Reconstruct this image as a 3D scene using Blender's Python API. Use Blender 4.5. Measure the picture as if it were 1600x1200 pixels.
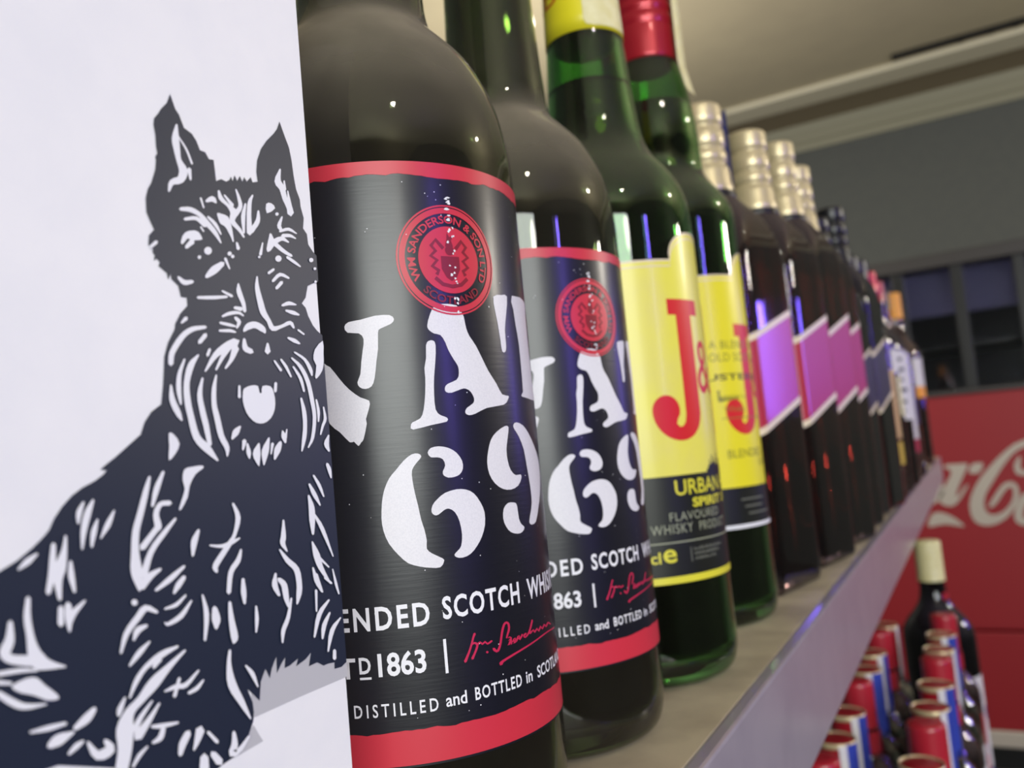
import bpy, bmesh, math, random
from mathutils import Matrix, Vector
from mathutils.geometry import tessellate_polygon

for o in list(bpy.data.objects):
    bpy.data.objects.remove(o, do_unlink=True)
scene = bpy.context.scene
col = scene.collection
random.seed(7)

# ------------------------------------------------------------------ camera
cam_data = bpy.data.cameras.new('camera')
cam_data.sensor_width = 36.0
cam_data.lens = 1304.352 / 1600 * 36.0
cam_data.clip_start = 0.01
cam_data.clip_end = 50
cam = bpy.data.objects.new('camera', cam_data)
col.objects.link(cam)
yaw, pitch, roll = math.radians(28.701), math.radians(4.79), math.radians(-5.31)
fwd = Vector((-math.sin(yaw) * math.cos(pitch), math.cos(yaw) * math.cos(pitch), math.sin(pitch)))
rt = Vector((math.cos(yaw), math.sin(yaw), 0))
up = rt.cross(fwd)
rt2 = math.cos(roll) * rt + math.sin(roll) * up
up2 = -math.sin(roll) * rt + math.cos(roll) * up
m = Matrix.Identity(4)
for i in range(3):
    m[i][0], m[i][1], m[i][2] = rt2[i], up2[i], -fwd[i]
m[0][3], m[1][3], m[2][3] = 0.13481, 0.0, 0.09299
cam.matrix_world = m
cam_data.dof.use_dof = True
cam_data.dof.focus_distance = 0.175
cam_data.dof.aperture_fstop = 17.0
scene.camera = cam

# ------------------------------------------------------------------ view, world, lights
scene.view_settings.view_transform = 'Standard'
scene.view_settings.look = 'None'
scene.view_settings.exposure = 0.0
scene.view_settings.gamma = 1.0
scene.view_settings.use_curve_mapping = False


def lin(c):
    return tuple(((v / 255) / 12.92 if v / 255 <= .04045 else ((v / 255 + .055) / 1.055) ** 2.4) for v in c)


world = bpy.data.worlds.new('room_air')
world.use_nodes = True
world.node_tree.nodes['Background'].inputs[0].default_value = (0.9, 0.92, 1.0, 1)
world.node_tree.nodes['Background'].inputs[1].default_value = 0.10
scene.world = world


def area(name, loc, target, sx, sy, power, color, shape='RECTANGLE', spread=180):
    l = bpy.data.lights.new(name, 'AREA')
    l.shape = shape
    l.size, l.size_y = sx, sy
    l.energy = power
    l.color = color
    l.spread = math.radians(spread)
    o = bpy.data.objects.new(name, l)
    col.objects.link(o)
    o.location = loc
    o.rotation_euler = (Vector(target) - Vector(loc)).to_track_quat('-Z', 'Y').to_euler()
    return o


# daylight from the shop front behind the camera
area('shop_front_daylight', (2.0, -2.3, 0.62), (0.0, 0.25, 0.1), 1.9, 1.3, 92, (0.955, 1.0, 0.96))
# violet neon on the wall across the room and beside the cooler
area('violet_neon_strip', (2.9, -0.30, 0.62), (0.0, 0.1, 0.1), 0.07, 0.9, 15.0, (0.22, 0.14, 1.0))
area('violet_neon_spot', (1.75, 2.85, 0.38), (0.0, 0.3, 0.1), 0.08, 0.5, 4.6, (0.20, 0.12, 1.0))
# ceiling downlights
for x, y, p in ((1.5, -0.75, 8), (2.2, 2.2, 8), (-0.9, 2.6, 8)):
    area('ceiling_downlight', (x, y, 1.585), (x, y, 0), 0.10, 0.10, p, (1.0, 0.9, 0.74), 'DISK')
# unseen point lights added out of frame to brighten the ceiling and room
for x, y, z, p in ((2.3, 2.4, 0.85, 62), (2.4, -1.6, 1.0, 14), (-1.0, 2.4, 0.80, 34)):
    l = bpy.data.lights.new('added_room_fill', 'POINT')
    l.energy, l.color, l.shadow_soft_size = p, (1.0, 0.93, 0.80), 0.12
    o = bpy.data.objects.new('added_room_fill', l)
    col.objects.link(o)
    o.location = (x, y, z)

# ------------------------------------------------------------------ materials


def mat(name, rgb, rough=0.5, metal=0.0, spec=0.5, trans=0.0, ior=1.5, coat=0.0, noise=None, bump=None, emit=None):
    """rgb in sRGB 0-255; noise=(scale, second rgb, amount, stretch); bump=(scale, strength, stretch)"""
    mt = bpy.data.materials.new(name)
    mt.use_nodes = True
    nt = mt.node_tree
    b = nt.nodes['Principled BSDF']
    b.inputs['Base Color'].default_value = (*lin(rgb), 1)
    b.inputs['Roughness'].default_value = rough
    b.inputs['Metallic'].default_value = metal
    b.inputs['Specular IOR Level'].default_value = spec
    b.inputs['Transmission Weight'].default_value = trans
    b.inputs['IOR'].default_value = ior
    b.inputs['Coat Weight'].default_value = coat
    b.inputs['Coat Roughness'].default_value = 0.12
    if emit:
        b.inputs['Emission Color'].default_value = (*lin(emit[0]), 1)
        b.inputs['Emission Strength'].default_value = emit[1]
    if noise or bump:
        tc = nt.nodes.new('ShaderNodeTexCoord')

    def noise_node(scale, stretch, detail=4):
        mp = nt.nodes.new('ShaderNodeMapping')
        mp.inputs['Scale'].default_value = stretch
        nt.links.new(tc.outputs['Object'], mp.inputs['Vector'])
        n = nt.nodes.new('ShaderNodeTexNoise')
        n.inputs['Scale'].default_value = scale
        n.inputs['Detail'].default_value = detail
        nt.links.new(mp.outputs['Vector'], n.inputs['Vector'])
        return n
    if noise:
        n = noise_node(noise[0], noise[3] if len(noise) > 3 else (1, 1, 1))
        cr = nt.nodes.new('ShaderNodeMapRange')
        cr.inputs['From Min'].default_value = 0.4
        cr.inputs['From Max'].default_value = 0.65
        cr.inputs['To Max'].default_value = noise[2]
        nt.links.new(n.outputs['Fac'], cr.inputs['Value'])
        mx = nt.nodes.new('ShaderNodeMix')
        mx.data_type = 'RGBA'
        mx.inputs['A'].default_value = (*lin(rgb), 1)
        mx.inputs['B'].default_value = (*lin(noise[1]), 1)
        nt.links.new(cr.outputs['Result'], mx.inputs['Factor'])
        nt.links.new(mx.outputs['Result'], b.inputs['Base Color'])
    if bump:
        n = noise_node(bump[0], bump[2] if len(bump) > 2 else (1, 1, 1))
        bp = nt.nodes.new('ShaderNodeBump')
        bp.inputs['Strength'].default_value = bump[1]
        bp.inputs['Distance'].default_value = 0.0004
        nt.links.new(n.outputs['Fac'], bp.inputs['Height'])
        nt.links.new(bp.outputs['Normal'], b.inputs['Normal'])
    return mt


def dusty_glass(name, rgb, dust_rgb, amount, base=0.0, rough=0.03):
    """coloured bottle glass with dust that has settled on the upward facing shoulder"""
    mt = mat(name, rgb, rough, trans=1.0, ior=1.5)
    nt = mt.node_tree
    b = nt.nodes['Principled BSDF']
    out = nt.nodes['Material Output']
    d = nt.nodes.new('ShaderNodeBsdfDiffuse')
    d.inputs['Color'].default_value = (*lin(dust_rgb), 1)
    g = nt.nodes.new('ShaderNodeNewGeometry')
    s = nt.nodes.new('ShaderNodeSeparateXYZ')
    nt.links.new(g.outputs['Normal'], s.inputs[0])
    mr = nt.nodes.new('ShaderNodeMapRange')
    mr.inputs['From Min'].default_value = 0.02
    mr.inputs['From Max'].default_value = 0.75
    mr.inputs['To Min'].default_value = base
    mr.inputs['To Max'].default_value = amount
    nt.links.new(s.outputs['Z'], mr.inputs['Value'])
    tc = nt.nodes.new('ShaderNodeTexCoord')
    n = nt.nodes.new('ShaderNodeTexNoise')
    n.inputs['Scale'].default_value = 60
    n.inputs['Detail'].default_value = 6
    nt.links.new(tc.outputs['Object'], n.inputs['Vector'])
    mu = nt.nodes.new('ShaderNodeMath')
    mu.operation = 'MULTIPLY_ADD'
    mu.inputs[1].default_value = 0.7
    mu.inputs[2].default_value = 0.65
    nt.links.new(n.outputs['Fac'], mu.inputs[0])
    m2 = nt.nodes.new('ShaderNodeMath')
    m2.operation = 'MULTIPLY'
    nt.links.new(mu.outputs[0], m2.inputs[0])
    nt.links.new(mr.outputs['Result'], m2.inputs[1])
    mix = nt.nodes.new('ShaderNodeMixShader')
    nt.links.new(m2.outputs[0], mix.inputs[0])
    nt.links.new(b.outputs[0], mix.inputs[1])
    nt.links.new(d.outputs[0], mix.inputs[2])
    nt.links.new(mix.outputs[0], out.inputs['Surface'])
    return mt


M = {}
M['carton'] = mat('white_carton', (236, 236, 238), 0.42, noise=(90, (229, 230, 234), 0.5))
M['carton_ink'] = mat('black_carton_ink', (30, 38, 56), 0.42, spec=0.45)
M['carton_grey'] = mat('grey_carton_ink', (186, 186, 190), 0.45)
M['carton_white'] = mat('white_carton_ink', (232, 233, 238), 0.42)
M['green_glass'] = dusty_glass('dusty_green_glass', (88, 108, 66), (150, 140, 122), 0.55, 0.03)
M['bright_green_glass'] = dusty_glass('bright_green_glass', (120, 196, 108), (130, 124, 108), 0.25, 0.01)
M['brown_glass'] = dusty_glass('clear_brown_glass', (176, 140, 140), (120, 105, 105), 0.25, 0.02)
M['dark_glass'] = dusty_glass('dark_bottle_glass', (52, 46, 60), (100, 95, 110), 0.2, 0.01)
M['clear_glass'] = mat('clear_glass', (232, 236, 236), 0.02, trans=1.0)
M['whisky'] = mat('dark_whisky', (38, 18, 6), 0.02, trans=1.0, ior=1.36)
M['amber'] = mat('red_amber_whisky', (120, 48, 40), 0.02, trans=1.0, ior=1.36)
M['vodka'] = mat('clear_spirit', (225, 230, 230), 0.02, trans=1.0, ior=1.36)
M['black_label'] = mat('black_label_paper', (15, 16, 25), 0.38, spec=0.4, coat=0.35, bump=(1500, 0.08, (0.06, 0.06, 1)))
M['black_label'].node_tree.nodes['Principled BSDF'].inputs['Coat Roughness'].default_value = 0.24
M['red_ink'] = mat('red_label_ink', (196, 46, 62), 0.40)
M['dark_red_ink'] = mat('dark_red_label_ink', (128, 22, 34), 0.42)
M['pink_ink'] = mat('crimson_signature_ink', (190, 34, 74), 0.42)
M['silver_ink'] = mat('silver_white_label_ink', (222, 220, 224), 0.42, noise=(2500, (205, 204, 210), 0.5))
M['white_ink'] = mat('white_label_ink', (228, 228, 232), 0.42)
M['yellow_label'] = mat('yellow_label_paper', (224, 216, 80), 0.36, noise=(55, (220, 210, 100), 0.8), coat=0.08)
M['yellow_plain'] = mat('plain_yellow_label_paper', (224, 212, 36), 0.36, coat=0.08)
M['yellow_ink'] = mat('yellow_label_ink', (214, 206, 56), 0.36)
M['red_letter'] = mat('bright_red_label_ink', (202, 34, 36), 0.42, spec=0.35)
M['grey_ink'] = mat('grey_green_label_ink', (146, 150, 126), 0.45)
M['dim_ink'] = mat('dim_grey_label_ink', (96, 98, 88), 0.45)
M['olive_ink'] = mat('olive_label_ink', (122, 118, 30), 0.45)
M['dark_ink'] = mat('near_black_label_ink', (52, 46, 26), 0.45)
M['orange_ink'] = mat('orange_red_label_ink', (190, 86, 24), 0.42)
M['panel_black'] = mat('black_green_label_panel', (26, 28, 22), 0.38, spec=0.35)
M['cream'] = mat('cream_tax_strip', (214, 205, 150), 0.40, noise=(200, (226, 220, 180), 0.6))
M['rim_cream'] = mat('cream_label_border', (222, 206, 176), 0.35)
M['red_cap'] = mat('red_metal_cap', (170, 28, 44), 0.30, metal=0.35, coat=0.3)
M['gold_cap'] = mat('pale_gold_capsule', (206, 190, 150), 0.32, metal=0.35, coat=0.2)
M['black_cap'] = mat('black_capsule', (20, 20, 24), 0.30)
M['slant_red'] = mat('red_slanted_label', (168, 32, 48), 0.34, coat=0.35)
M['slant_dark'] = mat('black_slanted_label', (40, 34, 44), 0.34, coat=0.3)
M['blue_strip'] = mat('blue_tax_strip', (70, 84, 190), 0.45)
M['tan_label'] = mat('tan_label_paper', (196, 160, 106), 0.5)
M['mustard'] = mat('mustard_label_paper', (190, 160, 40), 0.5)
M['white_label'] = mat('white_label_paper', (206, 202, 206), 0.5)
M['orange_cap'] = mat('orange_plastic_cap', (226, 150, 30), 0.4)
M['blue_label'] = mat('blue_label_paper', (44, 62, 160), 0.45)
M['shelf'] = mat('beige_laminate_shelf', (196, 184, 156), 0.5, noise=(26, (148, 134, 114), 0.7), bump=(200, 0.3))
M['lip'] = mat('milky_plastic_shelf_edge', (160, 152, 162), 0.28, spec=0.5, noise=(40, (146, 138, 150), 0.6), coat=0.3)
M['steel'] = mat('brushed_steel', (120, 120, 124), 0.4, metal=0.8)
M['wall'] = mat('grey_wall_paint', (88, 91, 88), 0.75, noise=(30, (82, 85, 84), 0.5))
M['ceiling'] = mat('warm_ceiling_paint', (196, 186, 158), 0.8, noise=(8, (188, 178, 152), 0.5))
M['cornice'] = mat('cornice_paint', (152, 150, 130), 0.7)
M['moulding'] = mat('pale_ceiling_moulding', (222, 216, 192), 0.7)
M['ceiling_strip'] = mat('brown_ceiling_board', (140, 128, 104), 0.8)
M['slot_dark'] = mat('dark_air_slot', (30, 28, 24), 0.7)
M['floor'] = mat('dark_floor_tile', (70, 64, 60), 0.35, noise=(6, (56, 50, 48), 0.6))
M['cooler_red'] = mat('red_cooler_panel', (140, 16, 26), 0.5)
M['cooler_white'] = mat('off_white_lettering', (178, 170, 158), 0.5)
M['cooler_frame'] = mat('black_cooler_frame', (9, 9, 11), 0.4)
M['cooler_grey'] = mat('grey_cooler_trim', (50, 47, 46), 0.5)
M['cooler_inside'] = mat('dark_cooler_interior', (16, 16, 26), 0.5)
M['pane_reflection'] = mat('painted_violet_reflection', (84, 80, 112), 0.5, emit=((80, 76, 118), 0.06))  # violet reflection put into the colour, with a faint glow
M['pane'] = mat('cooler_window_glass', (235, 238, 245), 0.02, trans=1.0)

# traced artwork of the prints, in 1/50 mm on the carton face and on the unrolled label
DOG_BLACK = [
    '2771,4142 2997,4228 3101,4274 3201,4339 3279,4402 3315,4439 3353,4509 3409,4579 3484,4648 3560,4694 3657,4734 3717,4770 3748,4799 3699,4807 3750,4844 3823,4890 3930,4968 4035,5044 4073,5133 4138,5213 4226,5267 4253,5414 4266,5522 4279,5636 4321,5748 4388,5854 4397,5900 4451,5986 4523,6056 4521,6123 4466,6121 4448,6206 4386,6254 4382,6294 4355,6244 4347,6294 4308,6319 4274,6339 4288,6371 4261,6397 4236,6373 4245,6419 4229,6437 4232,6477 4193,6491 4204,6568 4253,6622 4222,6682 4193,6746 4194,6857 4216,6933 4254,6998 4296,7111 4307,7187 4303,7216 4323,7248 4315,7302 4315,7396 4303,7475 4312,7530 4357,7587 4384,7632 4443,7699 4479,7787 4505,7720 4521,7677 4555,7640 4598,7540 4673,7514 4715,7466 4748,7394 4801,7392 4837,7341 4885,7348 4892,7267 4898,7168 4955,7199 5010,7190 5047,7216 5064,7249 5082,7214 5108,7272 5133,7226 5167,7281 5192,7235 5218,7282 5245,7248 5294,7301 5313,7259 5375,7280 5367,7367 5385,7478 5442,7601 5521,7702 5618,7798 5664,7855 5705,7941 5739,7865 5766,7805 5808,7717 5830,7598 5842,7458 5863,7326 5905,7236 5907,7168 5939,7063 5920,6959 5967,6912 5975,6813 6030,6754 6078,6722 6078,6469 6034,6455 5924,6403 5886,6288 5829,6226 5876,6189 5903,6113 5955,6032 6011,5982 6078,5945 6078,5846 6078,2891 6078,2886 6005,2859 5910,2867 5916,2923 5832,2933 5772,2932 5694,2980 5588,2974 5623,3081 5555,3043 5435,3014 5464,3072 5361,3039 5300,3034 5316,3120 5267,3079 5210,3016 5215,3151 5157,3071 5128,2996 5087,3085 5029,2998 5003,2852 4940,2921 4884,2978 4928,2864 4935,2787 4922,2716 4883,2654 4835,2570 4772,2519 4687,2510 4592,2496 4516,2476 4313,2518 3744,2712 3701,2795 3304,2955 3099,2959 2734,3088 2699,3589',
]
DOG_GREY = [
    '6078,2900 6078,2753 5471,2751 4958,2740 4904,2746 4931,3050 5213,3209',
    '4926,2685 4973,2599 5015,2530 4712,2505 4815,2636',
]
DOG_WHITE = [
    '4513,7540 4497,7500 4480,7458 4469,7418 4468,7382 4473,7351 4480,7322 4486,7292 4494,7261 4502,7230 4512,7199 4519,7172 4520,7153 4516,7137 4510,7119 4506,7108 4494,7099 4463,7084 4426,7057 4408,7022 4404,6992 4401,6965 4408,6956 4421,6965 4435,6993 4449,7018 4460,7030 4477,7035 4510,7045 4552,7069 4583,7107 4601,7145 4606,7184 4590,7215 4567,7236 4550,7256 4544,7284 4544,7315 4543,7348 4542,7380 4541,7410 4540,7439 4537,7472 4535,7508 4533,7545 4525,7551',
    '4528,7445 4551,7415 4574,7386 4595,7355 4613,7321 4628,7284 4644,7248 4657,7246 4664,7259 4648,7296 4633,7333 4614,7368 4590,7398 4564,7426 4538,7453 4531,7452',
    '4599,7188 4606,7162 4613,7136 4619,7110 4630,7105 4640,7117 4641,7146 4642,7175 4643,7204 4619,7214',
    '5655,7468 5627,7424 5597,7379 5582,7334 5595,7300 5620,7285 5638,7272 5648,7248 5658,7218 5669,7186 5686,7158 5702,7133 5714,7112 5718,7094 5719,7076 5720,7057 5767,7042 5806,7086 5801,7105 5796,7125 5787,7149 5769,7172 5749,7195 5733,7218 5724,7246 5718,7279 5708,7311 5689,7336 5673,7351 5665,7362 5664,7387 5670,7427 5676,7469 5669,7477',
    '5698,7366 5696,7337 5693,7309 5690,7281 5709,7273 5728,7292 5725,7319 5721,7345 5717,7372 5708,7376',
    '5738,7279 5735,7231 5732,7184 5728,7137 5759,7126 5786,7155 5775,7198 5764,7241 5754,7284 5745,7287',
    '5457,7093 5486,7111 5521,7114 5554,7101 5565,7076 5514,7033 5458,7006 5447,7044',
    '5606,7031 5601,7021 5589,7012 5576,7009 5565,7013 5562,7022 5567,7032 5579,7041 5592,7044 5603,7040',
    '5636,7013 5613,6981 5590,6949 5576,6918 5580,6894 5596,6883 5609,6875 5635,6877 5641,6897 5633,6909 5628,6918 5627,6926 5632,6947 5644,6979 5656,7012 5651,7021',
    '5609,6860 5648,6874 5685,6888 5715,6896 5745,6895 5779,6890 5816,6884 5827,6888 5825,6895 5795,6908 5763,6922 5724,6927 5679,6915 5639,6896 5602,6878 5592,6863',
    '5638,6818 5670,6825 5700,6832 5726,6836 5750,6837 5775,6835 5802,6833 5812,6837 5810,6844 5789,6853 5767,6863 5738,6868 5704,6865 5671,6858 5639,6852 5615,6829',
    '5471,6815 5461,6785 5451,6757 5443,6736 5437,6719 5430,6696 5421,6670 5432,6646 5468,6662 5490,6685 5514,6711 5530,6743 5527,6774 5513,6800 5498,6823 5484,6829',
    '5520,6723 5558,6747 5592,6770 5617,6783 5639,6787 5668,6783 5702,6779 5715,6784 5713,6793 5688,6806 5659,6821 5618,6824 5570,6808 5527,6784 5488,6763 5472,6724',
    '5520,6717 5556,6701 5592,6684 5628,6670 5661,6661 5692,6655 5723,6649 5746,6657 5742,6673 5713,6683 5686,6692 5657,6703 5626,6718 5592,6736 5558,6754 5520,6745',
    '5372,6720 5357,6683 5341,6646 5326,6609 5340,6595 5363,6610 5372,6647 5380,6684 5389,6721 5382,6727',
    '4904,7080 4904,7058 4904,7035 4914,7012 4939,6995 4969,6982 4995,6968 5014,6948 5025,6927 5028,6915 5025,6904 5016,6874 5018,6837 5043,6811 5076,6792 5103,6775 5122,6759 5138,6743 5155,6727 5168,6727 5173,6738 5163,6758 5152,6779 5137,6801 5111,6823 5085,6844 5073,6861 5081,6877 5100,6905 5108,6945 5084,6971 5051,6982 5022,6993 4996,7009 4972,7026 4955,7042 4944,7055 4936,7072 4928,7090 4914,7094',
    '5101,7139 5107,7114 5113,7090 5118,7065 5123,7040 5126,7016 5122,6997 5108,6979 5084,6956 5059,6931 5061,6896 5107,6909 5128,6936 5152,6965 5169,6999 5171,7030 5163,7057 5154,7081 5143,7104 5130,7126 5117,7147 5107,7149',
    '4968,7055 4992,7029 5016,7003 5040,6978 5068,6981 5073,7005 5043,7026 5013,7047 4984,7068 4970,7066',
    '5195,7036 5177,6995 5158,6954 5146,6909 5145,6862 5150,6815 5156,6769 5167,6763 5179,6774 5184,6824 5190,6873 5196,6918 5203,6958 5210,6997 5218,7038 5209,7047',
    '5289,7137 5271,7115 5251,7092 5235,7060 5224,7017 5217,6970 5211,6922 5207,6874 5203,6825 5200,6777 5234,6759 5268,6792 5266,6840 5265,6887 5265,6933 5269,6980 5275,7026 5281,7064 5288,7090 5297,7111 5307,7135 5303,7144',
    '5275,6792 5305,6829 5338,6867 5363,6907 5371,6945 5369,6976 5366,7007 5355,7014 5342,7002 5333,6969 5325,6939 5312,6911 5290,6880 5260,6845 5230,6809 5234,6779',
    '4710,6973 4719,6948 4727,6924 4735,6900 4746,6897 4753,6908 4745,6933 4738,6958 4731,6982 4718,6985',
    '4784,6956 4808,6965 4829,6972 4834,6973 4836,6975 4850,6973 4867,6968 4883,6970 4886,6984 4882,6999 4874,7016 4847,7025 4815,7012 4792,6993 4773,6976 4764,6958',
    '4510,6826 4543,6830 4574,6834 4602,6835 4632,6831 4665,6824 4694,6812 4716,6796 4735,6775 4757,6753 4781,6733 4806,6715 4829,6696 4851,6676 4873,6653 4896,6630 4906,6630 4910,6639 4897,6668 4885,6697 4868,6725 4847,6749 4823,6769 4800,6788 4777,6808 4753,6828 4725,6846 4692,6861 4657,6873 4619,6879 4581,6875 4546,6865 4513,6856 4494,6837',
    '4549,6753 4588,6764 4626,6775 4656,6778 4680,6770 4704,6753 4731,6736 4762,6742 4764,6769 4737,6786 4708,6803 4671,6813 4628,6807 4586,6792 4547,6778 4532,6761',
    '4775,6824 4797,6807 4818,6791 4838,6773 4859,6753 4880,6730 4902,6706 4912,6705 4916,6714 4903,6743 4889,6772 4870,6798 4845,6816 4818,6829 4791,6841 4775,6837',
    '4881,6869 4889,6845 4897,6822 4908,6804 4924,6795 4943,6791 4961,6782 4979,6762 4996,6736 5011,6713 5020,6696 5025,6683 5030,6669 5040,6666 5046,6674 5045,6690 5044,6706 5042,6726 5039,6755 5034,6789 5027,6820 5019,6846 5009,6867 4994,6881 4967,6889 4935,6890 4904,6891 4882,6887',
    '4694,6725 4703,6715 4712,6705 4721,6694 4733,6695 4736,6705 4727,6716 4718,6726 4710,6737 4697,6736',
    '4519,6560 4538,6583 4554,6603 4566,6610 4579,6608 4602,6604 4623,6603 4638,6608 4659,6613 4684,6618 4710,6628 4705,6648 4694,6664 4680,6681 4653,6690 4618,6686 4578,6674 4538,6651 4513,6620 4501,6591 4492,6566 4498,6550',
    '4557,6526 4579,6544 4602,6562 4625,6579 4627,6614 4586,6606 4569,6585 4551,6564 4533,6543 4532,6522',
    '4802,6549 4793,6528 4771,6512 4746,6508 4726,6517 4720,6535 4729,6556 4750,6572 4776,6577 4796,6568',
    '5066,6662 5067,6645 5068,6627 5069,6610 5093,6603 5110,6625 5103,6640 5096,6655 5089,6670 5075,6674',
    '5013,6561 5008,6549 4995,6540 4981,6537 4969,6542 4966,6553 4971,6564 4984,6573 4998,6576 5010,6571',
    '4216,6468 4235,6484 4254,6500 4273,6516 4276,6537 4252,6534 4234,6517 4216,6500 4199,6483 4196,6465',
    '4686,6476 4682,6466 4673,6459 4661,6457 4653,6461 4650,6470 4654,6479 4663,6486 4675,6488 4683,6484',
    '4741,6311 4772,6328 4803,6345 4832,6364 4861,6387 4889,6414 4919,6441 4927,6472 4889,6471 4853,6451 4817,6431 4784,6408 4758,6382 4737,6356 4717,6330 4715,6308',
    '4924,6497 4940,6472 4955,6446 4971,6421 4981,6419 4986,6428 4975,6456 4964,6484 4954,6512 4934,6515',
    '4440,6265 4454,6249 4469,6232 4494,6221 4527,6223 4556,6234 4583,6244 4599,6263 4579,6272 4552,6267 4527,6263 4512,6262 4499,6265 4481,6274 4461,6284 4442,6282',
    '4627,6123 4676,6127 4724,6131 4774,6137 4825,6145 4876,6156 4927,6166 4942,6179 4928,6188 4876,6181 4825,6174 4776,6167 4726,6160 4678,6153 4629,6146 4614,6133',
    '4879,6212 4911,6200 4942,6189 4974,6178 4996,6185 4991,6201 4958,6211 4924,6220 4891,6229 4875,6223',
    '5054,6304 5046,6281 5038,6257 5038,6228 5050,6195 5069,6163 5083,6134 5090,6112 5094,6091 5098,6070 5117,6061 5134,6078 5133,6100 5132,6123 5128,6150 5117,6183 5104,6217 5093,6246 5086,6267 5079,6286 5073,6307 5064,6313',
    '5002,6081 5024,6077 5047,6074 5070,6070 5100,6087 5084,6108 5059,6107 5035,6107 5011,6106 4991,6094',
    '4872,5998 4899,6007 4925,6016 4951,6023 4980,6031 5012,6038 5038,6041 5056,6040 5072,6034 5090,6028 5104,6031 5102,6041 5087,6051 5071,6061 5046,6067 5013,6066 4978,6061 4944,6052 4914,6041 4889,6027 4864,6013 4858,6001',
    '4994,5996 5007,5984 5018,5974 5021,5969 5020,5961 5014,5944 5006,5924 5010,5913 5025,5919 5041,5936 5057,5955 5066,5978 5054,5998 5036,6009 5020,6018 4995,6015',
    '4837,5938 4870,5933 4904,5929 4934,5926 4958,5925 4978,5925 4998,5925 5010,5932 5004,5940 4985,5945 4967,5949 4944,5953 4914,5956 4879,5957 4845,5959 4828,5950',
    '4827,5871 4864,5873 4901,5875 4932,5877 4955,5877 4973,5876 4993,5876 5005,5882 5000,5890 4982,5896 4963,5901 4938,5904 4904,5901 4866,5896 4829,5891 4816,5880',
    '5275,6399 5265,6366 5255,6333 5250,6297 5252,6257 5258,6217 5265,6180 5272,6144 5280,6109 5293,6076 5315,6048 5341,6027 5362,6007 5374,5982 5385,5953 5416,5930 5465,5934 5507,5952 5546,5968 5587,5984 5626,6000 5647,6005 5652,6004 5665,5992 5681,5976 5698,5974 5705,5987 5699,6006 5689,6029 5656,6043 5612,6032 5571,6011 5533,5994 5494,5982 5459,5974 5446,5974 5438,5981 5425,6003 5409,6030 5390,6056 5374,6080 5361,6105 5351,6133 5342,6165 5332,6200 5321,6236 5309,6274 5301,6308 5296,6339 5294,6369 5292,6401 5285,6406',
    '5105,5897 5126,5908 5145,5917 5161,5922 5180,5929 5201,5935 5218,5937 5238,5933 5264,5922 5285,5914 5298,5911 5309,5907 5323,5901 5336,5898 5342,5909 5345,5922 5345,5938 5334,5956 5310,5972 5278,5986 5239,5995 5198,5993 5161,5983 5129,5969 5106,5949 5092,5929 5082,5911 5082,5893',
    '5071,5827 5065,5800 5059,5770 5065,5740 5091,5720 5120,5713 5145,5707 5184,5720 5172,5749 5149,5757 5131,5764 5122,5769 5115,5782 5109,5805 5103,5831 5087,5841',
    '5341,5810 5332,5786 5322,5762 5312,5738 5345,5713 5384,5742 5378,5765 5373,5788 5367,5811 5355,5820',
    '5434,6443 5455,6458 5477,6472 5498,6487 5504,6504 5482,6504 5460,6490 5438,6476 5416,6462 5410,6443',
    '5483,6380 5516,6407 5547,6432 5569,6444 5593,6446 5628,6440 5667,6433 5685,6439 5681,6451 5647,6464 5610,6476 5564,6476 5521,6453 5489,6423 5459,6394 5458,6376',
    '5524,6319 5547,6339 5570,6359 5594,6380 5594,6403 5562,6397 5540,6376 5518,6355 5496,6334 5496,6314',
    '5600,6612 5590,6593 5569,6579 5544,6575 5524,6582 5518,6599 5528,6618 5549,6633 5574,6637 5594,6629',
    '5663,6625 5693,6614 5723,6602 5752,6592 5779,6583 5804,6576 5830,6569 5844,6572 5843,6582 5822,6594 5800,6606 5776,6618 5748,6629 5717,6640 5686,6651 5660,6643',
    '5341,6586 5337,6578 5329,6573 5320,6571 5312,6574 5310,6581 5313,6588 5322,6594 5331,6595 5338,6592',
    '5039,6540 5035,6530 5024,6522 5012,6520 5002,6525 4999,6533 5004,6543 5014,6551 5027,6553 5036,6549',
    '5571,6166 5600,6174 5627,6181 5650,6186 5675,6189 5707,6192 5740,6195 5752,6201 5746,6208 5717,6215 5686,6222 5651,6223 5617,6213 5588,6198 5562,6184 5553,6169',
    '5603,6124 5632,6116 5660,6109 5688,6104 5714,6102 5740,6102 5766,6102 5782,6108 5776,6118 5755,6127 5733,6135 5708,6141 5677,6143 5644,6143 5612,6142 5596,6134',
    '5739,5958 5763,5947 5787,5936 5812,5925 5828,5928 5827,5939 5803,5951 5780,5963 5756,5974 5738,5971',
    '5605,5873 5629,5862 5654,5852 5677,5844 5700,5839 5723,5835 5747,5832 5763,5836 5760,5846 5743,5858 5726,5869 5704,5879 5676,5885 5646,5888 5616,5891 5599,5884',
    '4972,5829 4941,5816 4908,5802 4872,5783 4832,5758 4788,5727 4746,5688 4710,5642 4678,5591 4647,5542 4649,5531 4663,5535 4705,5579 4747,5623 4788,5659 4830,5685 4874,5705 4914,5724 4947,5739 4975,5751 5006,5765 5034,5815',
    '4894,5782 4870,5746 4846,5711 4822,5674 4799,5635 4778,5597 4756,5558 4760,5547 4774,5552 4802,5588 4831,5624 4860,5658 4891,5690 4923,5722 4956,5754 4948,5795',
    '4949,5755 4936,5720 4924,5685 4911,5654 4894,5627 4875,5602 4855,5576 4857,5564 4872,5567 4898,5589 4924,5613 4951,5640 4975,5672 4999,5706 5022,5740 5001,5777',
    '4631,5760 4652,5781 4673,5802 4694,5823 4692,5848 4661,5843 4641,5821 4620,5800 4600,5779 4601,5755',
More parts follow.
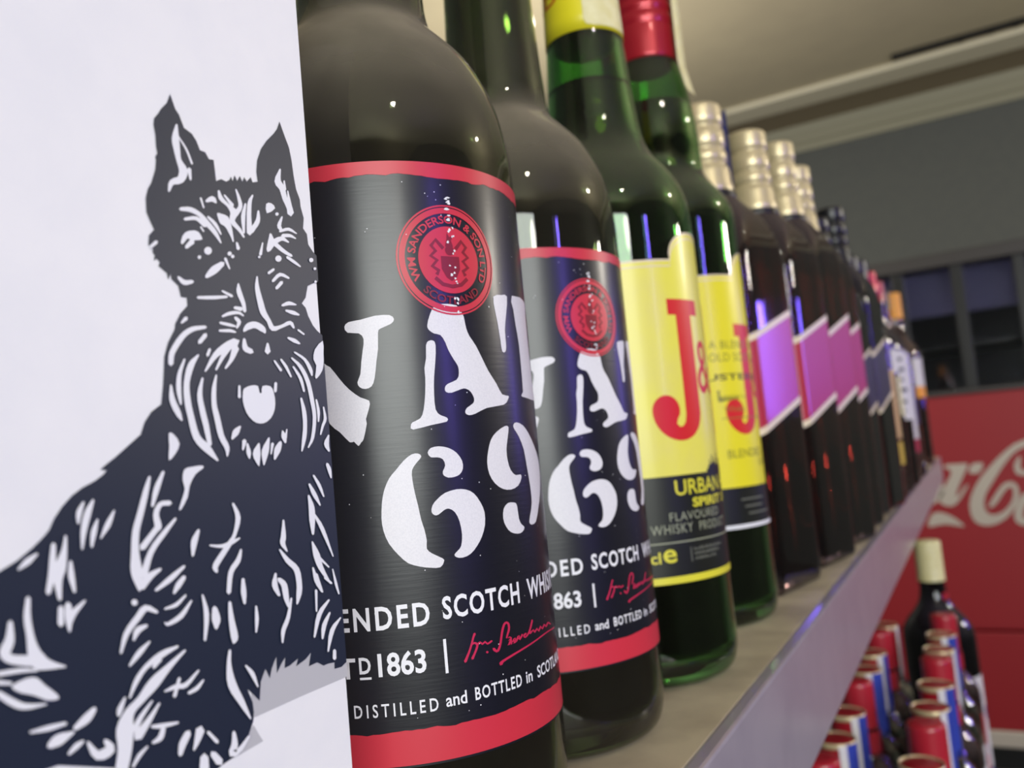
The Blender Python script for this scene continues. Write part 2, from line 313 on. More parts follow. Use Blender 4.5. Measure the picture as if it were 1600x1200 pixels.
    '4352,5581 4357,5610 4361,5636 4372,5664 4399,5704 4436,5751 4471,5790 4500,5816 4529,5835 4559,5851 4596,5864 4639,5874 4683,5885 4698,5901 4681,5911 4636,5905 4591,5899 4545,5888 4505,5870 4468,5847 4432,5817 4392,5774 4354,5724 4324,5678 4311,5640 4308,5609 4306,5580 4327,5561',
    '4459,5907 4476,5918 4493,5929 4510,5940 4512,5965 4482,5962 4470,5947 4458,5932 4445,5917 4445,5905',
    '4701,5665 4709,5681 4717,5698 4725,5714 4718,5729 4699,5721 4690,5705 4681,5689 4672,5672 4680,5656',
    '4450,5624 4426,5586 4403,5548 4384,5508 4372,5465 4366,5421 4365,5379 4370,5340 4380,5304 4391,5268 4401,5262 4409,5271 4410,5308 4410,5346 4411,5383 4413,5423 4416,5463 4423,5503 4435,5541 4451,5579 4467,5619 4463,5629',
    '4586,5668 4554,5645 4520,5622 4490,5588 4467,5542 4451,5491 4439,5441 4433,5393 4431,5346 4433,5300 4438,5254 4447,5209 4457,5162 4467,5108 4480,5050 4499,4997 4528,4956 4560,4925 4593,4899 4630,4871 4671,4842 4714,4814 4728,4812 4730,4823 4705,4863 4680,4903 4652,4940 4618,4970 4587,4993 4563,5021 4544,5065 4530,5120 4518,5174 4507,5221 4499,5264 4494,5307 4490,5351 4489,5395 4493,5438 4507,5484 4526,5530 4545,5569 4561,5600 4580,5628 4601,5659 4600,5670',
    '4612,5481 4592,5439 4572,5396 4560,5351 4559,5302 4566,5253 4574,5208 4582,5169 4591,5133 4601,5094 4610,5047 4621,4997 4631,4946 4655,4931 4674,4951 4669,5002 4663,5054 4657,5103 4648,5144 4639,5180 4630,5218 4621,5263 4612,5309 4609,5351 4613,5392 4622,5434 4632,5478 4625,5487',
    '4753,5509 4737,5474 4722,5440 4709,5402 4701,5358 4697,5313 4696,5269 4699,5232 4705,5199 4713,5161 4722,5113 4732,5057 4746,5007 4765,4967 4786,4937 4800,4913 4808,4893 4812,4872 4815,4849 4822,4843 4830,4848 4840,4870 4850,4894 4851,4924 4838,4956 4819,4987 4802,5021 4791,5067 4781,5122 4771,5172 4761,5210 4752,5241 4747,5274 4746,5314 4749,5358 4753,5400 4758,5436 4764,5471 4770,5507 4764,5515',
    '4308,5412 4302,5374 4296,5336 4297,5296 4309,5257 4327,5221 4344,5193 4359,5172 4374,5158 4389,5143 4402,5139 4407,5150 4403,5169 4400,5189 4393,5212 4379,5243 4362,5276 4349,5308 4340,5341 4333,5377 4327,5414 4317,5421',
    '5411,5655 5433,5628 5456,5601 5479,5573 5500,5571 5506,5588 5481,5614 5456,5640 5432,5666 5415,5668',
    '5491,5672 5508,5651 5524,5631 5542,5608 5561,5582 5581,5552 5602,5523 5616,5520 5622,5530 5607,5562 5591,5594 5574,5623 5554,5646 5533,5665 5512,5684 5495,5685',
    '5673,5747 5715,5727 5756,5707 5790,5685 5814,5656 5833,5624 5849,5596 5859,5578 5867,5564 5874,5548 5887,5542 5897,5552 5899,5569 5901,5588 5895,5611 5878,5641 5853,5674 5820,5704 5778,5727 5732,5744 5687,5761 5671,5758',
    '5630,5692 5662,5667 5693,5643 5721,5614 5749,5577 5775,5534 5796,5487 5813,5433 5825,5374 5835,5316 5846,5263 5854,5212 5856,5159 5847,5097 5832,5031 5815,4977 5799,4941 5780,4914 5761,4886 5764,4877 5777,4879 5803,4905 5831,4931 5855,4969 5876,5026 5893,5094 5904,5159 5904,5217 5898,5270 5889,5324 5879,5383 5866,5444 5848,5501 5824,5551 5795,5596 5761,5635 5724,5664 5684,5685 5646,5705 5630,5704',
    '5639,5615 5665,5580 5690,5545 5711,5511 5727,5475 5740,5436 5752,5396 5768,5390 5778,5401 5772,5442 5765,5484 5750,5524 5723,5560 5690,5593 5658,5625 5643,5626',
    '5708,5329 5713,5290 5717,5250 5720,5210 5722,5168 5723,5124 5720,5081 5714,5042 5705,5004 5696,4966 5688,4929 5681,4892 5674,4855 5680,4847 5691,4852 5711,4887 5730,4923 5747,4960 5759,4999 5767,5039 5772,5080 5776,5125 5777,5171 5773,5216 5763,5257 5748,5296 5734,5334 5719,5341',
    '5908,5319 5912,5282 5916,5246 5918,5212 5919,5180 5918,5150 5918,5119 5927,5112 5937,5118 5946,5149 5954,5180 5957,5214 5952,5250 5942,5287 5931,5323 5918,5329',
    '6001,5252 6003,5214 6005,5177 6003,5145 5994,5124 5980,5105 5966,5081 5954,5054 5944,5027 5935,4999 5941,4991 5953,4995 5969,5022 5984,5049 5998,5073 6015,5094 6032,5115 6043,5144 6040,5180 6030,5218 6021,5255 6010,5260',
    '5051,5408 5089,5424 5133,5435 5174,5438 5206,5431 5215,5402 5218,5375 5230,5368 5243,5375 5245,5404 5256,5432 5301,5440 5349,5434 5373,5413 5386,5378 5395,5329 5394,5277 5382,5230 5360,5188 5327,5152 5287,5126 5245,5111 5202,5108 5161,5115 5123,5133 5087,5163 5057,5201 5037,5249 5026,5298 5026,5338 5032,5371 5037,5393',
    '4985,5425 4981,5394 4977,5364 4973,5334 4989,5321 5007,5334 5008,5365 5009,5395 5010,5426 4998,5435',
    '5399,5462 5395,5438 5391,5415 5388,5392 5403,5378 5422,5391 5426,5414 5430,5438 5434,5462 5419,5475',
    '6069,5889 6011,5857 5950,5798 5926,5747 5921,5701 5937,5675 5954,5648 5941,5590 5927,5538 5932,5520 5951,5525 5989,5555 6028,5597 6045,5630 6055,5667 6062,5712 6065,5764 6075,5839',
    '6021,6667 6014,6653 5998,6643 5980,6640 5965,6645 5961,6657 5968,6671 5984,6681 6002,6684 6017,6678',
    '6053,6587 6048,6578 6037,6572 6025,6570 6015,6573 6012,6581 6017,6590 6028,6597 6040,6599 6050,6595',
    '6047,6460 6043,6452 6033,6446 6022,6445 6014,6448 6011,6455 6015,6463 6025,6469 6036,6470 6045,6467',
    '4273,5048 4292,5053 4318,5036 4347,5004 4365,4963 4349,4924 4320,4888 4286,4854 4259,4842 4260,4884 4270,4945 4269,5004',
    '4893,4983 4915,4997 4937,5010 4954,5024 4966,5041 4975,5061 4985,5081 4984,5093 4968,5091 4944,5081 4919,5070 4899,5054 4887,5034 4881,5012 4875,4991 4878,4980',
    '5450,5039 5445,5020 5441,5002 5441,4984 5448,4968 5460,4952 5472,4936 5486,4929 5496,4939 5499,4958 5503,4976 5501,4993 5493,5010 5480,5026 5467,5041 5457,5046',
    '5505,5053 5494,5028 5482,5003 5470,4978 5483,4963 5505,4973 5509,4999 5514,5025 5519,5051 5514,5057',
    '5002,4892 5013,4915 5025,4938 5036,4961 5018,4983 4990,4969 4987,4944 4984,4920 4981,4896 4989,4886',
    '5031,4939 5029,4913 5027,4888 5027,4865 5032,4848 5040,4833 5048,4818 5056,4813 5064,4819 5070,4835 5076,4850 5077,4869 5072,4892 5063,4916 5053,4941 5041,4948',
    '5160,4938 5134,4914 5108,4887 5095,4853 5103,4817 5125,4784 5146,4752 5155,4747 5162,4754 5170,4789 5178,4822 5183,4849 5183,4873 5182,4902 5181,4933 5174,4944',
    '5281,4984 5251,4950 5220,4916 5199,4879 5193,4838 5198,4797 5204,4757 5210,4750 5220,4755 5241,4792 5262,4829 5279,4864 5288,4900 5294,4939 5300,4979 5294,4988',
    '5311,4843 5323,4871 5334,4899 5346,4928 5332,4944 5310,4933 5305,4903 5300,4874 5295,4845 5301,4838',
    '5406,4945 5385,4928 5364,4910 5347,4889 5338,4861 5334,4831 5330,4801 5337,4790 5352,4795 5376,4820 5400,4844 5418,4867 5428,4889 5434,4911 5440,4934 5431,4952',
    '6042,4989 6018,4964 5992,4938 5979,4907 5988,4878 6009,4855 6030,4835 6045,4830 6053,4841 6050,4865 6047,4888 6048,4906 6050,4927 6055,4955 6061,4985 6055,4993',
    '5984,4714 5989,4696 5995,4678 6001,4659 6010,4637 6021,4612 6032,4587 6043,4581 6052,4588 6053,4614 6054,4641 6052,4666 6044,4687 6032,4705 6021,4722 5997,4731',
    '4391,4763 4420,4777 4459,4781 4514,4786 4563,4787 4578,4778 4571,4763 4537,4747 4496,4723 4462,4684 4435,4639 4422,4596 4409,4552 4375,4503 4343,4466 4327,4459 4324,4473 4341,4511 4363,4557 4378,4589 4387,4620 4380,4653 4372,4687 4376,4728',
    '4072,4732 4055,4701 4039,4670 4022,4634 4005,4590 3987,4542 3969,4494 3951,4449 3932,4403 3916,4355 3907,4306 3902,4258 3898,4210 3892,4162 3886,4114 3887,4067 3899,4021 3918,3978 3937,3935 3949,3924 3960,3934 3967,3976 3975,4018 3979,4061 3975,4107 3967,4155 3962,4203 3962,4249 3966,4295 3973,4340 3986,4385 4003,4430 4020,4477 4037,4526 4054,4575 4068,4620 4078,4658 4086,4692 4093,4726 4086,4738',
    '4011,4212 4051,4252 4092,4292 4124,4322 4141,4333 4156,4342 4163,4364 4158,4393 4148,4424 4144,4448 4150,4471 4161,4492 4174,4506 4189,4509 4214,4507 4243,4506 4266,4523 4244,4543 4215,4544 4182,4546 4149,4537 4124,4515 4106,4487 4095,4455 4095,4421 4100,4389 4102,4368 4104,4369 4105,4369 4088,4353 4055,4322 4012,4283 3970,4245 3973,4213',
    '4018,4022 4037,4076 4057,4128 4081,4176 4114,4217 4155,4257 4195,4294 4229,4329 4262,4361 4295,4394 4294,4408 4278,4409 4239,4380 4201,4352 4162,4321 4120,4285 4077,4245 4039,4200 4009,4149 3985,4097 3962,4045 3980,4011',
    '4124,4062 4089,4056 4053,4049 4018,4038 3987,4020 3961,4000 3935,3981 3938,3938 3987,3933 4011,3955 4033,3975 4055,3993 4079,4010 4107,4026 4136,4042 4141,4056',
    '4191,4763 4164,4726 4137,4688 4115,4649 4100,4606 4091,4564 4081,4521 4090,4508 4105,4514 4124,4554 4143,4593 4161,4632 4179,4672 4196,4712 4214,4754 4208,4768',
    '4091,3900 4133,3914 4177,3929 4220,3947 4263,3972 4305,4001 4347,4030 4349,4045 4331,4048 4282,4027 4234,4006 4190,3984 4151,3963 4114,3941 4077,3919 4074,3905',
    '4318,3972 4297,3957 4276,3943 4257,3926 4244,3906 4235,3886 4226,3866 4230,3853 4246,3854 4264,3868 4282,3881 4299,3895 4315,3911 4331,3929 4348,3947 4346,3970',
    '4479,4296 4456,4272 4433,4248 4415,4217 4410,4182 4411,4145 4413,4109 4422,4099 4434,4105 4448,4138 4461,4170 4473,4199 4483,4226 4493,4255 4503,4284 4497,4300',
    '4837,4458 4850,4419 4861,4382 4865,4347 4858,4306 4844,4259 4826,4219 4808,4195 4787,4179 4757,4154 4708,4110 4652,4059 4611,4016 4601,3984 4613,3962 4623,3949 4645,3938 4656,3955 4653,3969 4652,3975 4661,3989 4698,4028 4752,4080 4798,4126 4824,4154 4842,4176 4860,4205 4883,4246 4907,4294 4918,4343 4906,4389 4882,4427 4859,4463 4844,4469',
    '4591,4154 4628,4143 4667,4132 4705,4125 4739,4123 4770,4126 4801,4133 4833,4143 4865,4156 4896,4170 4901,4179 4888,4183 4852,4177 4817,4171 4785,4166 4756,4160 4731,4155 4704,4153 4670,4155 4632,4161 4593,4167 4584,4162',
    '4890,4086 4873,4060 4857,4036 4840,4014 4816,3993 4785,3968 4758,3932 4743,3883 4734,3829 4726,3775 4744,3753 4769,3764 4780,3818 4791,3870 4805,3912 4828,3940 4858,3962 4885,3989 4899,4020 4905,4050 4910,4079 4903,4090',
    '5383,4266 5372,4219 5360,4173 5351,4135 5343,4113 5335,4095 5337,4069 5354,4042 5379,4018 5403,3994 5415,3991 5418,3999 5408,4026 5399,4052 5395,4072 5398,4083 5405,4097 5410,4125 5410,4166 5407,4215 5404,4264 5394,4272',
    '5319,4018 5340,3980 5362,3942 5388,3905 5422,3872 5454,3846 5476,3820 5488,3785 5494,3741 5497,3702 5496,3672 5492,3647 5488,3622 5484,3594 5481,3565 5477,3536 5485,3526 5497,3529 5516,3553 5534,3578 5549,3604 5558,3631 5563,3660 5564,3694 5562,3736 5557,3785 5540,3832 5507,3871 5469,3901 5435,3927 5403,3957 5370,3990 5336,4024 5322,4027',
    '5248,3834 5232,3804 5215,3774 5210,3739 5223,3704 5246,3672 5268,3643 5290,3633 5299,3648 5289,3679 5280,3709 5275,3735 5272,3762 5271,3794 5271,3828 5261,3839',
    '5278,3766 5294,3747 5308,3731 5316,3715 5322,3685 5327,3645 5334,3607 5346,3578 5358,3553 5371,3529 5385,3520 5394,3529 5395,3553 5395,3577 5395,3603 5394,3639 5392,3681 5383,3721 5362,3751 5336,3770 5314,3786 5279,3791',
    '5797,4620 5816,4587 5836,4554 5855,4522 5874,4489 5893,4456 5912,4422 5925,4417 5931,4425 5920,4460 5910,4496 5894,4531 5872,4565 5846,4596 5820,4627 5802,4632',
    '5732,4546 5745,4513 5757,4480 5774,4447 5799,4414 5828,4380 5857,4347 5869,4343 5874,4351 5859,4389 5844,4426 5826,4460 5805,4492 5780,4523 5756,4553 5739,4558',
    '5712,4446 5713,4410 5714,4375 5714,4341 5713,4305 5711,4268 5711,4228 5716,4187 5723,4145 5730,4104 5744,4092 5760,4101 5769,4141 5778,4182 5785,4222 5790,4261 5792,4301 5788,4341 5775,4379 5756,4414 5737,4449 5722,4456',
    '5770,4270 5793,4226 5817,4183 5846,4128 5886,4050 5934,3958 5981,3865 5991,3861 5996,3867 5963,3962 5930,4056 5896,4136 5862,4194 5827,4235 5793,4276 5776,4281',
    '5719,4033 5722,3991 5724,3950 5731,3909 5743,3870 5759,3829 5785,3784 5823,3734 5869,3683 5916,3632 5929,3628 5932,3636 5901,3691 5870,3745 5846,3794 5833,3835 5826,3874 5813,3914 5790,3955 5764,3995 5737,4035 5726,4040',
    '5775,3889 5820,3851 5867,3813 5913,3775 5927,3773 5928,3782 5886,3823 5844,3863 5803,3903 5777,3907',
    '5703,3805 5707,3764 5711,3723 5721,3683 5742,3645 5768,3611 5794,3577 5806,3572 5811,3580 5799,3616 5787,3651 5775,3686 5759,3724 5742,3765 5725,3805 5712,3813',
    '5962,3751 5969,3704 5975,3657 5983,3614 5994,3579 6007,3547 6020,3516 6032,3510 6039,3517 6033,3548 6026,3579 6018,3614 6006,3656 5992,3703 5978,3750 5969,3756',
    '3548,4598 3530,4577 3512,4556 3500,4532 3497,4506 3500,4481 3504,4458 3511,4451 3518,4456 3525,4478 3532,4499 3539,4518 3546,4540 3554,4565 3563,4591 3559,4601',
    '3617,4605 3595,4579 3573,4552 3555,4520 3541,4481 3531,4440 3524,4399 3522,4360 3522,4323 3523,4286 3529,4278 3536,4283 3546,4318 3555,4353 3565,4388 3577,4426 3590,4464 3603,4500 3613,4533 3624,4564 3634,4597 3630,4609',
    '3645,4470 3628,4445 3611,4419 3598,4391 3593,4359 3591,4326 3590,4294 3598,4283 3609,4289 3619,4319 3630,4349 3639,4377 3646,4406 3652,4435 3658,4464 3654,4473',
    '3775,4518 3751,4490 3728,4463 3708,4434 3691,4404 3678,4373 3664,4342 3666,4334 3673,4335 3698,4360 3724,4385 3746,4412 3762,4444 3775,4478 3787,4512 3784,4520',
    '3317,4344 3312,4317 3307,4289 3302,4260 3298,4229 3294,4198 3290,4166 3283,4129 3275,4089 3267,4048 3279,4027 3300,4035 3314,4074 3329,4113 3340,4151 3345,4188 3345,4221 3345,4252 3346,4282 3347,4310 3347,4339 3334,4356',
    '3409,4386 3402,4357 3395,4329 3385,4300 3369,4269 3350,4236 3335,4205 3327,4179 3322,4151 3321,4117 3327,4075 3336,4031 3345,3988 3359,3974 3371,3986 3374,4028 3377,4071 3382,4106 3390,4129 3401,4149 3410,4175 3416,4211 3420,4250 3423,4288 3425,4321 3426,4352 3426,4382 3418,4392',
    '3433,4214 3428,4184 3423,4154 3422,4121 3429,4086 3440,4051 3450,4016 3463,4006 3472,4017 3470,4052 3469,4087 3466,4119 3463,4149 3459,4180 3455,4211 3445,4223',
    '3215,4303 3191,4295 3166,4286 3144,4275 3126,4259 3110,4242 3095,4224 3094,4216 3102,4214 3125,4222 3147,4230 3169,4240 3188,4254 3206,4272 3225,4289 3227,4300',
    '3137,4034 3130,3996 3123,3958 3119,3917 3121,3874 3127,3831 3131,3793 3132,3759 3132,3727 3134,3697 3135,3669 3141,3637 3162,3601 3197,3577 3231,3568 3264,3562 3300,3556 3338,3552 3375,3547 3381,3550 3377,3557 3341,3577 3307,3597 3278,3617 3255,3638 3242,3656 3238,3665 3235,3668 3224,3679 3212,3701 3200,3727 3190,3756 3181,3791 3174,3830 3168,3871 3164,3910 3163,3948 3165,3987 3167,4027 3153,4045',
    '3022,3910 3015,3875 3008,3842 3000,3815 2988,3795 2972,3772 2963,3742 2972,3706 2995,3679 3024,3660 3061,3643 3104,3627 3146,3612 3185,3635 3153,3679 3110,3690 3069,3700 3041,3711 3029,3721 3028,3725 3029,3724 3032,3734 3045,3757 3056,3789 3057,3827 3054,3866 3051,3903 3038,3921',
    '2955,3604 3001,3599 3047,3594 3089,3589 3123,3583 3155,3577 3187,3570 3194,3575 3188,3584 3156,3596 3124,3608 3087,3618 3044,3624 2997,3629 2951,3633 2939,3620',
    '2950,3555 2975,3548 3000,3541 3026,3534 3036,3540 3028,3552 3002,3562 2977,3572 2953,3582 2937,3573',
    '3026,3524 3062,3540 3115,3547 3153,3545 3185,3533 3209,3508 3234,3475 3277,3432 3314,3392 3323,3371 3313,3363 3281,3366 3240,3379 3201,3405 3160,3432 3120,3451 3082,3469 3043,3498',
    '2938,3490 2964,3463 2992,3434 3020,3409 3046,3389 3073,3373 3106,3361 3148,3354 3194,3352 3239,3350 3244,3354 3238,3360 3192,3373 3146,3385 3109,3399 3085,3412 3065,3427 3043,3444 3017,3466 2988,3491 2959,3516 2933,3518',
    '3343,3932 3341,3899 3338,3865 3336,3832 3356,3807 3378,3822 3379,3856 3380,3890 3381,3924 3363,3946',
    '3390,3942 3388,3915 3385,3888 3386,3860 3391,3831 3398,3800 3406,3769 3414,3760 3422,3767 3429,3795 3436,3823 3440,3852 3440,3880 3437,3908 3434,3936 3411,3960',
    '3524,3948 3491,3931 3458,3914 3430,3896 3412,3875 3402,3856 3392,3838 3402,3808 3431,3813 3442,3830 3452,3847 3465,3864 3484,3885 3510,3910 3535,3935 3536,3946',
    '3132,3210 3169,3202 3207,3194 3246,3188 3284,3186 3322,3187 3361,3188 3369,3198 3356,3209 3316,3215 3277,3220 3239,3224 3202,3225 3165,3225 3129,3225 3123,3219',
    '3259,3076 3282,3076 3305,3075 3328,3078 3354,3089 3383,3104 3412,3119 3417,3128 3406,3135 3367,3142 3329,3149 3295,3150 3270,3142 3253,3129 3237,3116 3230,3091',
    '3431,3133 3462,3140 3493,3146 3522,3157 3543,3175 3558,3194 3573,3214 3572,3236 3548,3241 3524,3231 3502,3221 3481,3210 3459,3196 3435,3180 3411,3163 3408,3143',
    '3377,2996 3399,3003 3420,3011 3438,3018 3452,3026 3464,3034 3476,3043 3478,3052 3467,3058 3450,3057 3433,3057 3415,3053 3397,3042 3380,3027 3364,3013 3363,3000',
    '3495,3027 3507,2987 3522,2943 3557,2900 3611,2883 3657,2889 3691,2910 3688,2954 3664,2982 3643,3003 3619,3013 3615,2992 3625,2967 3632,2949 3631,2959 3618,2957 3590,2953 3577,2952 3566,2961 3541,2994 3514,3031 3499,3040',
    '3926,3853 3921,3841 3907,3835 3892,3838 3880,3849 3876,3863 3881,3875 3894,3880 3910,3877 3922,3867',
    '4085,3763 4056,3786 4024,3810 3983,3824 3946,3812 3923,3789 3900,3765 3870,3739 3835,3707 3806,3671 3788,3630 3777,3586 3766,3544 3772,3532 3783,3535 3803,3574 3822,3612 3844,3646 3873,3676 3907,3705 3940,3731 3965,3755 3983,3772 3993,3778 4009,3776 4039,3761 4072,3745 4090,3747',
    '3982,3689 3954,3689 3925,3689 3896,3679 3880,3656 3875,3631 3871,3606 3875,3595 3887,3598 3903,3615 3919,3631 3932,3641 3946,3649 3968,3657 3992,3666 3999,3680',
    '4000,3567 3966,3553 3932,3539 3901,3521 3875,3497 3852,3470 3830,3443 3832,3432 3844,3431 3874,3449 3905,3468 3934,3488 3960,3509 3985,3532 4011,3555 4011,3564',
    '4235,3480 4185,3479 4135,3478 4086,3470 4037,3454 3990,3432 3949,3408 3915,3383 3887,3357 3864,3328 3845,3295 3831,3261 3817,3227 3821,3218 3831,3219 3852,3248 3874,3277 3896,3304 3920,3330 3945,3356 3975,3378 4017,3396 4065,3412 4112,3425 4154,3438 4198,3450 4242,3462 4248,3472',
    '4055,3443 4042,3423 4029,3404 4016,3385 4019,3369 4037,3367 4058,3381 4078,3394 4098,3407 4092,3440',
    '4293,3434 4236,3411 4181,3388 4128,3365 4078,3344 4030,3324 3987,3300 3950,3271 3918,3239 3888,3211 3856,3192 3821,3175 3787,3153 3756,3123 3729,3090 3710,3050 3706,3004 3712,2959 3714,2920 3709,2883 3700,2845 3690,2806 3725,2745 3783,2757 3796,2795 3809,2834 3821,2876 3830,2921 3836,2961 3841,2996 3842,3032 3842,3070 3850,3102 3868,3124 3898,3142 3933,3162 3972,3185 4013,3207 4053,3232 4089,3260 4126,3292 4165,3324 4209,3355 4257,3387 4306,3419 4307,3431',
    '3993,3155 3956,3131 3919,3106 3887,3082 3863,3059 3845,3037 3826,3016 3836,2984 3870,2983 3885,3007 3900,3031 3918,3055 3944,3083 3974,3113 4005,3144 4004,3154',
    '4050,3121 4015,3095 3981,3069 3947,3044 3912,3021 3876,2999 3841,2977 3847,2930 3899,2921 3927,2950 3955,2980 3983,3011 4010,3044 4036,3077 4063,3110 4061,3120',
    '3780,3239 3761,3220 3742,3201 3728,3183 3722,3167 3721,3152 3721,3138 3729,3123 3744,3127 3752,3137 3759,3146 3766,3159 3775,3179 3785,3203 3795,3229 3791,3240',
    '3936,2861 3911,2852 3886,2843 3862,2830 3844,2811 3828,2790 3813,2769 3816,2757 3829,2755 3848,2773 3868,2790 3887,2806 3906,2820 3925,2834 3946,2848 3946,2858',
    '4329,3831 4297,3815 4266,3798 4237,3786 4208,3779 4177,3775 4145,3770 4139,3763 4149,3756 4183,3754 4218,3753 4254,3758 4286,3775 4314,3797 4341,3819 4341,3830',
    '4376,3780 4338,3750 4301,3721 4267,3699 4230,3683 4191,3670 4163,3662 4156,3660 4153,3662 4145,3668 4137,3671 4136,3665 4139,3656 4148,3642 4171,3636 4207,3639 4252,3648 4297,3666 4332,3696 4361,3733 4390,3769 4388,3780',
    '4111,3178 4145,3177 4179,3176 4209,3174 4232,3168 4262,3159 4300,3162 4339,3184 4378,3214 4417,3245 4417,3255 4404,3258 4358,3234 4314,3210 4278,3197 4256,3197 4233,3204 4201,3209 4168,3206 4136,3199 4105,3192 4101,3184',
    '4223,3247 4206,3210 4189,3173 4172,3136 4182,3118 4201,3121 4217,3158 4233,3196 4250,3234 4241,3250',
    '4319,3103 4345,3105 4371,3107 4398,3114 4420,3129 4438,3147 4456,3164 4455,3174 4442,3176 4419,3164 4397,3152 4376,3143 4354,3137 4331,3132 4307,3127 4300,3113',
    '3988,2965 4012,2956 4036,2947 4068,2940 4109,2934 4155,2930 4203,2927 4212,2934 4199,2945 4151,2956 4104,2966 4064,2974 4035,2979 4011,2983 3988,2987 3975,2980',
    '4059,2947 4049,2927 4039,2909 4030,2897 4018,2889 4001,2883 3982,2877 3977,2865 3992,2856 4015,2855 4040,2854 4065,2862 4081,2881 4089,2904 4097,2926 4084,2950',
    '4262,2853 4241,2834 4220,2814 4203,2791 4195,2766 4192,2740 4189,2716 4202,2695 4222,2699 4235,2718 4247,2737 4260,2754 4275,2773 4292,2794 4309,2816 4300,2850',
    '4480,3796 4485,3747 4490,3700 4491,3650 4488,3591 4481,3527 4474,3463 4484,3450 4498,3455 4515,3517 4532,3580 4540,3642 4532,3697 4515,3748 4498,3796 4487,3804',
    '4572,3680 4567,3650 4563,3622 4562,3597 4567,3574 4575,3551 4583,3528 4597,3512 4614,3520 4627,3539 4640,3559 4646,3584 4641,3614 4630,3645 4618,3676 4593,3696',
    '4733,3693 4729,3650 4726,3606 4725,3561 4728,3510 4733,3460 4737,3422 4741,3405 4745,3396 4747,3382 4756,3365 4777,3368 4789,3375 4803,3386 4810,3411 4804,3454 4792,3506 4781,3556 4774,3600 4768,3644 4762,3689 4747,3702',
    '4882,3849 4876,3815 4870,3781 4867,3748 4871,3717 4878,3687 4885,3656 4898,3644 4911,3653 4916,3682 4922,3710 4924,3741 4922,3774 4917,3809 4913,3845 4898,3858',
    '5007,3607 5003,3573 4999,3539 4996,3506 4994,3473 4993,3439 4991,3405 4998,3396 5008,3400 5019,3432 5030,3464 5037,3497 5037,3533 5032,3568 5027,3604 5017,3613',
    '5407,3596 5386,3544 5365,3493 5344,3449 5321,3416 5296,3388 5277,3357 5271,3322 5272,3287 5273,3254 5281,3245 5291,3249 5301,3280 5311,3310 5323,3338 5341,3365 5365,3394 5387,3432 5403,3480 5416,3535 5430,3589 5421,3600',
    '5724,3741 5736,3699 5748,3655 5761,3620 5775,3598 5788,3584 5800,3572 5814,3567 5819,3575 5815,3589 5811,3603 5805,3623 5793,3657 5778,3700 5764,3743 5739,3756',
    '5713,3606 5711,3545 5708,3484 5706,3424 5716,3415 5726,3420 5733,3480 5739,3540 5745,3600 5730,3614',
    '5843,3688 5869,3667 5896,3646 5922,3624 5945,3621 5945,3636 5918,3658 5892,3679 5865,3701 5843,3704',
    '5876,3495 5822,3468 5768,3440 5722,3400 5693,3343 5674,3277 5656,3213 5664,3201 5679,3205 5710,3265 5741,3324 5774,3375 5810,3413 5852,3446 5895,3481 5894,3493',
    '5873,3379 5836,3351 5800,3322 5772,3289 5759,3251 5757,3213 5755,3175 5765,3164 5779,3168 5794,3202 5810,3235 5826,3266 5846,3298 5870,3332 5895,3367 5890,3380',
    '6017,3305 5967,3284 5915,3261 5872,3225 5846,3172 5831,3109 5817,3048 5824,3038 5837,3041 5866,3097 5896,3153 5925,3199 5957,3234 5993,3264 6031,3295 6030,3304',
    '5890,3036 5887,3013 5883,2990 5880,2967 5901,2946 5926,2956 5928,2979 5930,3002 5932,3026 5912,3045',
    '4705,3328 4694,3293 4684,3257 4677,3217 4671,3169 4669,3116 4678,3059 4704,3002 4740,2947 4775,2895 4808,2846 4841,2798 4875,2750 4886,2744 4890,2751 4872,2801 4853,2851 4833,2903 4808,2957 4782,3010 4762,3058 4745,3107 4732,3158 4724,3206 4722,3246 4726,3283 4730,3320 4719,3334',
    '4860,3165 4877,3138 4892,3113 4908,3085 4927,3052 4949,3013 4971,2973 4981,2967 4987,2974 4976,3014 4966,3054 4950,3092 4927,3123 4901,3147 4876,3171 4862,3175',
    '4356,2843 4349,2817 4342,2791 4336,2767 4330,2745 4324,2725 4318,2705 4323,2695 4334,2695 4350,2709 4366,2722 4382,2739 4398,2758 4415,2780 4431,2802 4406,2849',
    '4453,2778 4477,2745 4502,2713 4526,2681 4552,2671 4555,2691 4528,2723 4502,2754 4476,2786 4455,2793',
    '4379,2630 4375,2605 4370,2579 4366,2554 4406,2504 4452,2523 4452,2550 4451,2577 4451,2605 4417,2646',
    '4473,2606 4489,2579 4505,2553 4521,2526 4573,2503 4582,2541 4562,2567 4541,2593 4521,2618 4480,2636',
    '4691,2707 4686,2677 4682,2648 4676,2625 4664,2604 4647,2582 4651,2540 4707,2518 4742,2525 4775,2539 4805,2561 4835,2588 4865,2615 4862,2628 4845,2631 4809,2610 4774,2589 4743,2575 4711,2570 4685,2571 4705,2558 4714,2545 4727,2567 4738,2598 4736,2632 4729,2666 4722,2699 4706,2715',
]
